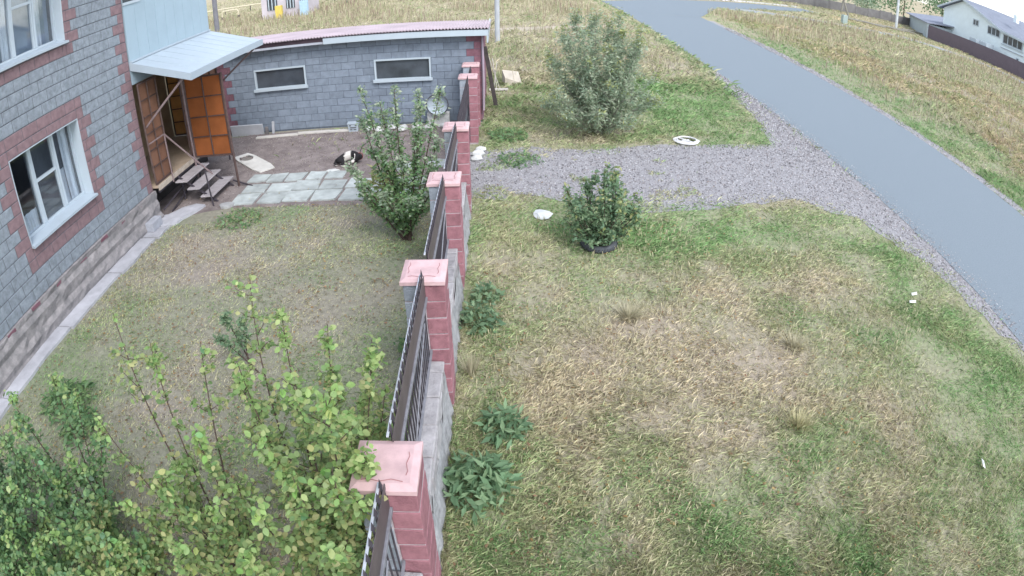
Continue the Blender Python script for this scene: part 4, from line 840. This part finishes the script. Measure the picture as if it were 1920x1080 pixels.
def straw(x, y, r, h, n, label, c=(.52, .48, .34)):
    t = thing('straw_tuft', label, 'grass tuft', (x, y, 0)); P_ = []; F_ = []; C_ = []
    a_ = rng.uniform(0, 6.28, n); L_ = rng.uniform(.5, 1, n) * h; sp = rng.uniform(.1, 1, n) * r; wd = .004
    b0 = np.stack([np.cos(a_) * sp * .3, np.sin(a_) * sp * .3, np.zeros(n)], 1); tp_ = np.stack([np.cos(a_) * sp, np.sin(a_) * sp, L_], 1); s_ = np.stack([-np.sin(a_), np.cos(a_), 0 * a_], 1) * wd
    V_ = np.stack([b0 - s_, b0 + s_, tp_], 1).reshape(-1, 3); F_ = np.arange(n * 3).reshape(-1, 3)
    stuff(obj('blades', mesh('blades', V_, F_, BLADE, cols=np.repeat(np.array(c) * rng.uniform(.7, 1.2, (n, 1)), 3, 0)), t)); return t
straw(-.42, 5.75, .25, .35, 160, 'pale straw tuft at the fence foot right of the second pillar')
straw(1.7, 6.9, .4, .22, 380, 'straw-coloured grass tuft in the middle of the lawn', (.52, .48, .34)); straw(3.35, 4.6, .3, .2, 280, 'yellowish grass tuft right of the bare straw patch', (.54, .50, .30)); straw(3.9, 6.1, .35, .2, 280, 'pale dry tuft on the right of the lawn', (.52, .48, .34))

# ------------------------------------------------------------------ grass cover (nobody could count it)
def excl(x, y):
    """0 = no grass .. 1 = full"""
    k = np.ones(len(x))
    k[(x > road_l(y)) & (x < road_r(y)) & (y < 46)] = 0; k[in_poly(x, y, JUNC)] = 0; k[in_poly(x, y, [(a_, b_) for a_, b_ in tp] + [(a_ - 2.4, b_ - 2.6) for a_, b_ in tp[::-1]])] *= .1; k[in_poly(x, y, FPATH)] *= .1
    hx = -7.23 + .0345 * (y - 10.64); k[(x < hx + .42 + .12 * rng.random(len(x))) & (y < 10.4)] = 0
    k[(x < -5.6) & (y > 10.3) & (y < 16.6)] *= .0
    k[(x > -8.5) & (x < -.5) & (y > 16.1) & (y < 20.4)] = 0
    k[(x > -1.0) & (x < -.60) & (y < 16.4)] = 0
    dr = in_poly(x + .35 * (vnoise(x, y, 1.3) - .5) + rng.normal(0, .19, len(x)), y + .5 * (vnoise(x + 7, y, 1.7) - .5) + rng.normal(0, .19, len(x)), DRIVE); k[dr] *= .004 + .6 * (fbm(x[dr], y[dr], 1.1) > .57 + .1 * smooth(1.5, 3.5, x[dr])) * (x[dr] < 4)
    k[(x > -7.2) & (x < -.9) & (y > 10.95) & (y < 16.3)] *= .03
    vg = (x > road_r(y)) & (x < road_r(y) + .45); k[vg] *= .1
    k[(x > -7.2) & (x < -1) & (y < 10.95)] *= .75
    k *= .35 + .65 * smooth(.25, .55, fbm(x + 3, y, 1.7))
    return k
def grass(name, n, r0, r1, hs_, ws_, z_h=None, seed=0, col=None, amin=-62, amax=62, lean=.8):
    az = np.radians(rng.uniform(amin, amax, n)); r = np.exp(rng.uniform(math.log(r0), math.log(r1), n)); r = r * rng.uniform(.97, 1.03, n)
    x = r * np.sin(az); y = r * np.cos(az) + .0
    keep = rng.random(n) < excl(x, y); x, y, r = x[keep], y[keep], r[keep]; n = len(x); g_ = greenness(x, y)
    h = hs_ * rng.uniform(.5, 1.4, n) * (.7 + .8 * fbm(x, y, 1.1)); wdt = ws_ * np.maximum(1, r / 11) * rng.uniform(.7, 1.4, n)
    if z_h is not None: h = h * z_h(x, y)
    # blades lie over in locally matted directions
    th = 2 * math.pi * fbm(x + 31, y - 7, .9) * 2 + rng.normal(0, 1.5, n); ln = np.abs(rng.normal(lean, .45, n)) * h * 1.7
    base = np.stack([x, y, np.full(n, .0)], 1); d = np.stack([np.cos(th), np.sin(th), np.zeros(n)], 1); sd_ = np.stack([-np.sin(th + rng.normal(0, .7, n)), np.cos(th), np.zeros(n)], 1) * wdt[:, None] * .5
    mid = base + d * (ln * .35)[:, None] + np.array([0, 0, 1.]) * (h * .7)[:, None]; tip = base + d * ln[:, None] + np.array([0, 0, 1.]) * h[:, None]
    V_ = np.stack([base - sd_, base + sd_, mid + sd_ * .8, tip], 1).reshape(-1, 3); i_ = np.arange(n) * 4
    F_ = np.concatenate([np.stack([i_, i_ + 1, i_ + 2], 1), np.stack([i_, i_ + 2, i_ + 3], 1)])
    c = blade_col(g_, n) if col is None else col(x, y, g_, n)
    return stuff(obj(name, mesh(name, V_, F_, BLADE, cols=np.repeat(c, 4, 0))))
yard_h = lambda x, y: np.where((x < -.8) & (y < 16), .55, 1.)
grass('lawn_grass', 520000, 1.6, 9.5, .038, .0052, yard_h, amin=-100, amax=100)
grass('lawn_grass_far', 320000, 9.0, 24, .040, .0065, yard_h, amin=-60, amax=75)
def tallf(x, y): return np.where(x > 14, 1.0 + 1.3 * smooth(16.5, 19, x), np.where(y > 20, 1.7, 1.)) * (.6 + .9 * fbm(x, y, .25))
def tallc(x, y, g_, n):
    c = blade_col(np.clip(g_ + .2, 0, 1), n) * .85; red = (fbm(x + 50, y, .12) > .58)[:, None] & (x > 17)[:, None]; return np.where(red, c * np.array([1.05, .95, .92]), c)
grass('field_grass', 420000, 15, 110, .065, .0065, tallf, col=tallc, amin=-48, amax=66, lean=.5)
# small leaves, clover and litter between the blades: breaks the lawn up
def litter(name, n, r0, r1, size, cols, lo, hi, zf=.03):
    az = np.radians(rng.uniform(-100, 100, n)); r = np.exp(rng.uniform(math.log(r0), math.log(r1), n)); x = r * np.sin(az); y = r * np.cos(az)
    g_ = greenness(x, y) + .25 * (vnoise(x, y, 6.) - .5); cl = vnoise(x + 17, y + 5, 3.1) + .5 * vnoise(x, y, 9.); k = (rng.random(n) < excl(x, y)) & (g_ > lo) & (g_ < hi) & (cl > .72); x, y, r = x[k], y[k], r[k]; n = len(x)
    pos = np.stack([x, y, rng.uniform(.008, zf, n)], 1); R = rotmats(n, .9, .45); c = np.array(cols)[rng.integers(0, len(cols), n)] * rng.uniform(.75, 1.2, (n, 1))
    return stuff(obj(name, leaf_mesh(name, 'narrow', pos, R, size * rng.uniform(.6, 1.4, n) * np.maximum(1, r / 10), c)))
litter('clover_cover', 210000, 1.6, 22, .036, [(.22, .40, .14), (.28, .46, .18), (.17, .31, .12), (.34, .45, .20)], .34, 2, .045)
def fallen(n, x0, x1, y0, y1):
    x = rng.uniform(x0, x1, n); y = rng.uniform(y0, y1, n); k = (rng.random(n) < excl(x, y) + .12) & (vnoise(x, y, 1.4) > .35) & (x > -7.6 + .0345 * y); x, y = x[k], y[k]; n = len(x)
    c = np.array([(.42, .27, .12), (.50, .38, .18), (.30, .20, .12), (.55, .48, .25), (.36, .22, .14)])[rng.integers(0, 5, n)] * rng.uniform(.7, 1.2, (n, 1))
    return stuff(obj('fallen_leaves', leaf_mesh('fallen_leaves', 'mid', np.stack([x, y, rng.uniform(.02, .05, n)], 1), rotmats(n, 1., .35), rng.uniform(.03, .06, n), c)))
fallen(5200, -7, -1, 1.5, 12); fallen(2600, -.5, 5, 2, 12)
litter('dry_litter', 190000, 1.6, 20, .030, [(.20, .16, .12), (.30, .24, .17), (.13, .11, .09), (.40, .33, .24)], -1, .62, .03)
def stalks(name, n, x0, x1, y0, y1, h, cols, thr=.5):
    x = rng.uniform(x0, x1, n); y = rng.uniform(y0, y1, n); k = (fbm(x + 4, y + 60, .35) > thr) & (rng.random(n) < excl(x, y)) & ((x > road_r(y) + 1.6) | (x < road_l(y) - 2.)) ; x, y = x[k], y[k]; n = len(x)
    hh = h * rng.uniform(.5, 1.2, n); wd = .006 * np.maximum(1, np.hypot(x, y) / 14); dx = rng.normal(0, .18, n) * hh; a_ = rng.uniform(0, 3.14, n); z0 = np.zeros(n)
    b0 = np.stack([x, y, z0], 1); s_ = np.stack([np.cos(a_) * wd, np.sin(a_) * wd, z0], 1); t1 = np.stack([x + dx, y + rng.normal(0, .1, n) * hh, hh], 1); m1 = b0 + (t1 - b0) * .72
    V_ = np.stack([b0 - s_ * .5, b0 + s_ * .5, m1 + s_ * .9, t1, m1 - s_ * .9], 1).reshape(-1, 3); i_ = np.arange(n) * 5
    F_ = np.concatenate([np.stack([i_, i_ + 1, i_ + 2], 1), np.stack([i_, i_ + 2, i_ + 4], 1), np.stack([i_ + 4, i_ + 2, i_ + 3], 1)])
    return stuff(obj(name, mesh(name, V_, F_, BLADE, cols=np.repeat(np.array(cols)[rng.integers(0, len(cols), n)] * rng.uniform(.7, 1.2, (n, 1)), 5, 0))))
SC = [(.50, .44, .30), (.40, .34, .24), (.30, .22, .18), (.56, .50, .36), (.36, .40, .22)]
stalks('dry_stalks', 26000, 16, 48, 10, 56, .5, SC, .47)
stalks('dry_stalks', 26000, -32, 8, 20.5, 60, .6, SC, .45)
stalks('lawn_seed_stems', 9000, -.4, 7, 1.8, 10, .12, [(.62, .56, .38), (.50, .46, .30)], .5)
# gravel stones
def stones(name, n, poly, s0, s1, cols, z=.01):
    P_ = np.array(poly); x = rng.uniform(P_[:, 0].min(), P_[:, 0].max(), n); y = rng.uniform(P_[:, 1].min(), P_[:, 1].max(), n); k = in_poly(x, y, poly); x, y = x[k], y[k]; n = len(x)
    tv = np.array([(1, 0, 0), (-.5, .8, 0), (-.5, -.8, 0), (.1, .1, .8), (-.4, 0, .6)]); tf = np.array([(0, 1, 3), (1, 4, 3), (1, 2, 4), (2, 0, 3), (2, 3, 4)])
    a_ = rng.uniform(0, 6.28, n); s = rng.uniform(s0, s1, n) * np.maximum(1, np.hypot(x, y) / 14); ca_, sa_ = np.cos(a_), np.sin(a_)
    vx = tv[None, :, 0] * ca_[:, None] - tv[None, :, 1] * sa_[:, None]; vy = tv[None, :, 0] * sa_[:, None] + tv[None, :, 1] * ca_[:, None]
    V_ = np.stack([x[:, None] + vx * s[:, None], y[:, None] + vy * s[:, None], z + tv[None, :, 2] * s[:, None]], 2).reshape(-1, 3)
    F_ = (tf[None] + (np.arange(n) * 5)[:, None, None]).reshape(-1, 3); c = np.array(cols)[rng.integers(0, len(cols), n)] * rng.uniform(.7, 1.25, (n, 1))
    return stuff(obj(name, mesh(name, V_, F_, BLADE, cols=np.repeat(c, 5, 0))))
GC = [(.42, .41, .43), (.34, .33, .34), (.58, .57, .58), (.42, .38, .38), (.20, .19, .20)]
stones('gravel_stones', 80000, DRIVE, .010, .026, GC)
stones('verge_stones', 9000, [(13.6, 4), (14.2, 4), (15.2, 40), (14.6, 40)], .008, .02, GC)
stones('yard_crumbs', 9000, [(-7.2, 11), (-1, 11), (-1, 16.2), (-7.6, 16.2)], .005, .018, [(.3, .25, .23), (.38, .34, .32), (.2, .16, .15)])
stones('road_edge_grit', 2500, [(8.1, 2), (9.1, 2), (9.1, 20), (8.3, 20)], .005, .014, GC, .016)

# ------------------------------------------------------------------ far surroundings
def pole(name, label, cat, x, y, h, r, m=None, r2=None):
    t = thing(name, label, cat, (x, y, 0)); q = MB(); q.tube([(0, 0, -.1), (0, 0, h * .5), (0, 0, h)], [r, (r + (r2 or r * .7)) / 2, r2 or r * .7], 10); q.out('shaft', m or mat('grey_pole', (.40, .42, .45), .1, 3), t)
    q = MB(); q.bar((-.8, 0, h - .4), (.8, 0, h - .4), .04); ca_ = q.out('crossarm', STEEL, t)
    for k in (-.7, 0, .7): MB().tube([(k, 0, h - .36), (k, 0, h - .22)], [.05, .03], 8).out('insulator', WHITE, ca_)
    return t
pole('utility_pole', 'slim pale grey utility pole standing behind the right end of the shed', 'pole', -.20, 30.1, 8, .125, r2=.10)
pole('utility_pole', 'dark concrete utility post behind the porch canopy, top left', 'pole', -22.5, 46.7, 7, .22, mat('dark_concrete', (.17, .17, .19), .15, 3), .17)
pole('utility_pole', 'pale pole standing left of the grey outbuilding, top right', 'pole', 50.5, 70, 9, .20, mat('white_pole', (.55, .58, .60), .1, 3), .15)
def tree(label, x, y, h, r, pal, n=900, lean=(0, 0), wood=PBARK, size=.30, name='leafy_tree', trunk=.14, group='trees beyond the road', tr_frac=.35):
    t = thing(name, label, 'tree', (x, y, 0), 0, group); tx, ty_ = lean
    q = MB(); q.tube([(0, 0, 0), (tx * .4, ty_ * .4, h * .3), (tx * .8, ty_ * .8, h * .65), (tx, ty_, h * .9)], [trunk, trunk * .8, trunk * .5, trunk * .2], 8); tr_ = q.out('trunk', wood, t)
    cl = []
    for k in range(9):
        a_ = rng.uniform(0, 6.28); u = rng.uniform(tr_frac, .85); p = np.array([tx * u, ty_ * u, h * u]); e = p + np.array([math.cos(a_) * r * rng.uniform(.5, .9), math.sin(a_) * r * rng.uniform(.5, .9), h * rng.uniform(.02, .16)])
        MB().tube([tuple(p), tuple((p + e) / 2 + np.array([0, 0, .1])), tuple(e)], [trunk * .4, trunk * .3, trunk * .12], 5).out('limb', wood, tr_); cl.append(e); cl.append((p + e) / 2)
    cl.append(np.array([tx, ty_, h])); cl = np.array(cl); ci = rng.integers(0, len(cl), n); pos = cl[ci] + rng.normal(0, r * .26, (n, 3)); pos[:, 2] = np.maximum(pos[:, 2], .25)
    stuff(obj('crown', leaf_mesh('crown', 'mid', pos, rotmats(n, .3, .8), size * rng.uniform(.6, 1.3, n), pcol(pal, n)), t)); return t
tree('leaning pale-trunked tree beside the dirt track, right of the other far trees', 42.4, 69.5, 7.5, 2.4, 'grey', 700, (-2.6, 0), tr_frac=.6)
tree('slender tree with a forked pale trunk at the far side of the crossing road', 31.5, 73, 7, 2.2, 'grey', 500, (-.8, 0), tr_frac=.6)
tree('tree standing farthest left in the row beyond the crossing road', 22.5, 72, 7, 2.3, 'grey', 500, (.5, 0), tr_frac=.6)
tree('tree between the leaning tree and the pale pole', 45, 76, 7, 2.3, 'grey', 600, (.6, 0), tr_frac=.6)
for k, (x, y, h_, r_, lb) in enumerate([(62, 96, 8, 4.2, 'dark tree behind the grey outbuilding, left one'), (70, 95, 9.5, 4.8, 'tallest dark tree behind the grey outbuilding'), (78, 93, 9, 4.4, 'dark tree directly behind the left eave of the white house'), (54, 101, 7, 4.2, 'broad dark tree at the left end of the far dark tree group')]):
    tree(lb, x, y, h_, r_, 'dark', 1600, wood=BARK, size=.55, name='dark_tree', group='dark trees behind the white house', tr_frac=.2)
for k, (x, y, h_, r_) in enumerate([(18, 84, 2.4, 2.4), (27, 86, 2.8, 2.8), (34, 84, 2.2, 2.4), (42, 88, 3.0, 3.0), (49, 86, 2.4, 2.6), (57, 88, 2.8, 2.6)]):
    tree('low grey-green bush beyond the far road, ' + ['leftmost of its row', 'second from the left in its row', 'third from the left in its row', 'third from the right in its row', 'second from the right in its row', 'rightmost of its row'][k], x, y, h_, r_, 'grey', 700, wood=BARK, size=.35, name='hedge_bush', trunk=.06, group='hedge row beyond the far road', tr_frac=.15)
ff_ = thing('far_fence', 'long low dark board fence in the far background, top centre right', 'fence', (14, 78, 0), .06); MB()
for k in range(26): MB().bev((2.4 * k, 0, .1), (2.4 * k + 2.36, .05, 1.25 + .1 * (k % 3)), .01).out('panel', mat('mauve_board', (.17, .165, .165), .25, 1), ff_); MB().box((2.4 * k - .06, .06, 0), (2.4 * k + .06, .15, 1.5)).out('post', mat('mauve_board', (.17, .15, .18)), ff_)
# brown sheet fence
bf = thing('sheet_metal_fence', 'long dark mauve-brown corrugated sheet fence in front of the white house', 'fence', (52, 64.6, 0), 0)
SF = mat('brown_fence_sheet', (.125, .10, .12), .08, 2, .6, .05); fy = 0; k = 0
while fy < 44:
    x0 = (fy / 44) * 2.8; q = MB(); n_ = 10; vv = []
    for i_ in range(n_ * 2 + 1): y = -fy - 2.0 * i_ / (n_ * 2); xx = x0 + .127 * i_ / (n_ * 2) + .02 * (i_ % 2); vv += [(xx, y, .05), (xx, y, 1.8)]
    q.add(vv, [(2 * i_, 2 * i_ + 1, 2 * i_ + 3, 2 * i_ + 2) for i_ in range(n_ * 2)]); q.box((x0 + .15, -fy - 2, .4), (x0 + .19, -fy, .45)).box((x0 + .15, -fy - 2, 1.5), (x0 + .19, -fy, 1.55)); q.out('panel', SF, bf); 
    q = MB(); q.box((x0 + .2, -fy - .04, 0), (x0 + .26, -fy + .04, 1.78)); q.out('post', SF, bf); fy += 2.0; k += 1
q = MB(); q.box((-.08, .01, 0), (.10, .18, 2.0)); q.out('corner_post', WHITE, bf)
# grey outbuilding
ob = thing('grey_outbuilding', 'low pale grey outbuilding with lean-to roof left of the brown fence', 'outbuilding', (52, 64.8, 0), 0)
GW = mat('pale_grey_wall', (.36, .41, .43), .08, 1, .9)
q = MB(); q.prism([(0, 0), (11, -2), (19, 17), (9.5, 17)], 0, 1.95); q.out('wall', GW, ob)
q = MB(); q.add([(-.4, -.3, 1.96), (9, -1.8, 3.0), (18, 17.4, 3.0), (9, 17.4, 1.96), (-.4, -.3, 2.08), (9, -1.8, 3.12), (18, 17.4, 3.12), (9, 17.4, 2.08)], [(3, 2, 1, 0), (4, 5, 6, 7), (0, 1, 5, 4), (1, 2, 6, 5), (2, 3, 7, 6), (3, 0, 4, 7)]); q.out('roof', mat('grey_roof', (.25, .27, .33), .1, .7), ob)
# white house: gable wall looks towards -x
wh = thing('white_house', 'large white gabled house with grey roof behind the brown fence, top right', 'house', (56, 46, 0), 0)
HW = mat('white_render', (.72, .80, .82), .06, .8, .85)
prof = [(0, 0), (20.4, 0), (20.4, 4.75), (16.0, 6.5), (8.1, 4.2), (0, 3.7)]
q = MB(); n_ = len(prof); q.add([(0, a_, z) for a_, z in prof] + [(20, a_, z) for a_, z in prof], [tuple(range(n_))[::-1], tuple(range(n_, 2 * n_))] + [(i_, (i_ + 1) % n_, (i_ + 1) % n_ + n_, i_ + n_) for i_ in range(n_)]); q.out('wall', HW, wh)
RF = mat('slate_grey_roof', (.20, .22, .27), .12, .8, .8)
def roofslab(pts, nm='roof'):
    q = MB(); v = [(-.6, a_, z) for a_, z in pts] + [(20.5, a_, z) for a_, z in pts]; m_ = len(pts); v += [(x, y, z + .16) for x, y, z in v]
    F_ = [];
    for i_ in range(m_ - 1): F_ += [(i_, i_ + 1, m_ + i_ + 1, m_ + i_), (2 * m_ + i_, 3 * m_ + i_, 3 * m_ + i_ + 1, 2 * m_ + i_ + 1), (i_, 2 * m_ + i_, 2 * m_ + i_ + 1, i_ + 1), (m_ + i_, m_ + i_ + 1, 3 * m_ + i_ + 1, 3 * m_ + i_)]
    F_ += [(0, m_, 3 * m_, 2 * m_), (m_ - 1, 3 * m_ - 1, 4 * m_ - 1, 2 * m_ - 1)]; q.add(v, F_); return q.out(nm, RF, wh)
rs = roofslab([(-1.2, 3.62), (8.1, 4.25), (16.0, 6.55), (21.2, 4.5)])
q = MB()
for (a_, c_) in (((-1.2, 3.68), (8.1, 4.31)), ((8.1, 4.31), (16, 6.61)), ((16, 6.61), (21.2, 4.56))): q.add([(-.66, a_[0], a_[1] - .12), (-.66, c_[0], c_[1] - .12), (-.66, c_[0], c_[1] + .14), (-.66, a_[0], a_[1] + .14), (-.61, a_[0], a_[1] - .12), (-.61, c_[0], c_[1] - .12), (-.61, c_[0], c_[1] + .14), (-.61, a_[0], a_[1] + .14)], [(0, 1, 2, 3), (7, 6, 5, 4), (0, 4, 5, 1), (3, 2, 6, 7)])
q.out('bargeboard', WHITE, rs)
for (a_, c_, z0, z1, nn_) in ((12.8, 14.0, 3.7, 4.55, 2), (8.5, 11.0, 3.3, 4.38, 3), (4.2, 7.9, 2.88, 4.08, 4), (1.0, 1.8, 2.9, 3.6, 1), (4.6, 5.1, 1.3, 1.9, 1)):
    q = MB(); t_ = .12; q.box((-.06, a_, z0), (-.01, c_, z0 + t_)).box((-.06, a_, z1 - t_), (-.01, c_, z1))
    for i_ in range(nn_ + 1): y = a_ + (c_ - a_ - t_) * i_ / nn_; q.box((-.07, y, z0 + t_), (-.01, y + t_, z1 - t_))
    fr = q.out('window', WHITE, wh)
    for i_ in range(nn_): y = a_ + (c_ - a_) * i_ / nn_; MB().box((-.03, y + .11, z0 + .1), (-.012, y + (c_ - a_) / nn_ - .04, z1 - .1)).out('pane', GLASS, fr)
MB().box((-.12, 4.0, 2.70), (-.01, 8.1, 2.82)).out('string_course', WHITE, wh); MB().box((-.14, 3.9, 2.3), (-.01, 8.1, 2.38)).out('string_course', mat('grey_trim', (.42, .44, .5)), wh)
MB().box((4, 9.5, 6.0), (4.6, 10.1, 7.0)).out('chimney', HW, wh)
for k, (y, z) in enumerate(((58.5, 2.0), (56.5, 2.05))):
    q = MB(); q.prism([(0, 0), (1.4, 0), (1.4, -1.3), (0, -1.3)], 1.0, 2.2); tag(q.out('white_shed', WHITE, None, (53.3, y - 1, 0)), ['white garden shed roof showing over the brown fence, left one', 'white garden shed roof showing over the brown fence, right one'][k], 'garden shed')
# far left: kiosk, cabinets, gas pipes
kk = thing('roadside_building', 'small pale building with barred dark windows beyond the shed roof, top left', 'building', (-20.6, 52.2, 0), .03)
q = MB(); q.box((0, 0, 0), (4.2, 4, 3.2)); q.out('wall', mat('mauve_wall', (.48, .44, .47), .1, 1), kk); MB().box((-.3, -.3, 3.2), (4.5, 4.3, 3.4)).out('roof', RF, kk)
for (a_, c_) in ((.55, 1.5), (2.3, 3.1), (3.5, 4.0)):
    q = MB(); q.box((a_, -.05, .75), (c_, -.01, 2.6)); wd_ = q.out('window', GLASS, kk)
    for i_ in range(3): y = a_ + (c_ - a_) * (i_ + .5) / 3; MB().box((y - .04, -.09, .75), (y + .04, -.055, 2.6)).out('bar', WHITE, wd_)
MB().bev((0, 0, 0), (.55, .35, 1.1), .02); q = MB().bev((0, 0, 0), (.6, .4, 1.15), .02); tag(q.out('gas_cabinet', mat('yellow_paint', (.60, .47, .12), .1), None, (-19.0, 51.2, 0)), 'yellow gas cabinet in front of the small pale building', 'cabinet')
q = MB().bev((0, 0, 0), (.7, .4, 1.3), .02); tag(q.out('meter_cabinet', mat('pale_blue_paint', (.36, .50, .62), .1), None, (-16.9, 51.6, 0)), 'pale blue cabinet at the right corner of the small pale building', 'cabinet')
for (x, y, lb) in ((-27.2, 58, 'pale arched gas pipe standing left of the small building, top left'), (-14.6, 59.5, 'pale arched gas pipe right of the small building, above the shed roof')):
    t = thing('gas_pipe_arch', lb, 'pipe', (x, y, 0)); MB().tube([(0, 0, 0), (0, 0, .75), (.15, 0, .95), (1.65, 0, .95), (1.8, 0, .75), (1.8, 0, 0)], .07, 8).out('pipe', mat('pale_yellow_paint', (.62, .56, .42), .1), t)
    for s_ in (0, 1.8): MB().tube([(s_, 0, .1), (s_, 0, .35)], .11, 8).out('valve', INK, t)
gp = thing('gas_pipeline', 'low pale gas pipeline on short posts running behind the porch roof', 'pipe', (-45, 68, 0), -.14)
MB().tube([(0, 0, .7), (18, 0, .7), (30, 0, .7)], .07, 8).out('pipe', mat('pale_yellow_paint', (.62, .56, .42)), gp)
for k in range(9): MB().bar((1 + 3.4 * k, 0, 0), (1 + 3.4 * k, 0, .65), .05).out('post', STEEL, gp)
for k, (x, y, L_, a_) in enumerate([(40, 66, 5, -.4), (44, 65.5, 4.5, -.1), (47, 66.5, 4, -.35), (50.5, 68.5, 5, -.2)]):
    q = MB(); q.tube([(0, 0, .15), (L_ * .5, .1, .22), (L_, 0, .12)], [.13, .12, .08], 7); tag(q.out('felled_log', PBARK, None, (x, y, 0), (0, 0, a_)), 'pale felled log left of the grey outbuilding, ' + ['leftmost', 'second from the left', 'third from the left', 'nearest the outbuilding'][k], 'log', 'felled logs by the track')
q = MB(); q.bev((-.3, -.25, 0), (.3, .25, 1.0), .03); tag(q.out('concrete_marker', mat('grey_green_paint', (.30, .36, .34), .1), None, (35.2, 58.6, 0)), 'grey-green box standing beside the dirt track near the leaning tree', 'cabinet')
pth = struct(obj('kerb', MB().add([(8.9, 56.2, 0), (15, 61.3, 0), (24, 66.9, 0), (36.2, 72.3, 0), (8.9, 56.45, 0), (15, 61.6, 0), (24, 67.2, 0), (36.2, 72.6, 0)] , []) and mesh('kerb', [(x, y + d, z) for z in (0, .14) for d in (0, .3) for x, y in ((8.9, 56.2), (15, 61.3), (24, 66.9), (36.2, 72.3))], [(8, 9, 13, 12), (9, 10, 14, 13), (10, 11, 15, 14), (0, 1, 9, 8), (1, 2, 10, 9), (2, 3, 11, 10), (4, 12, 13, 5), (5, 13, 14, 6), (6, 14, 15, 7)], mat('pale_kerb', (.6, .6, .63), .1)), None))
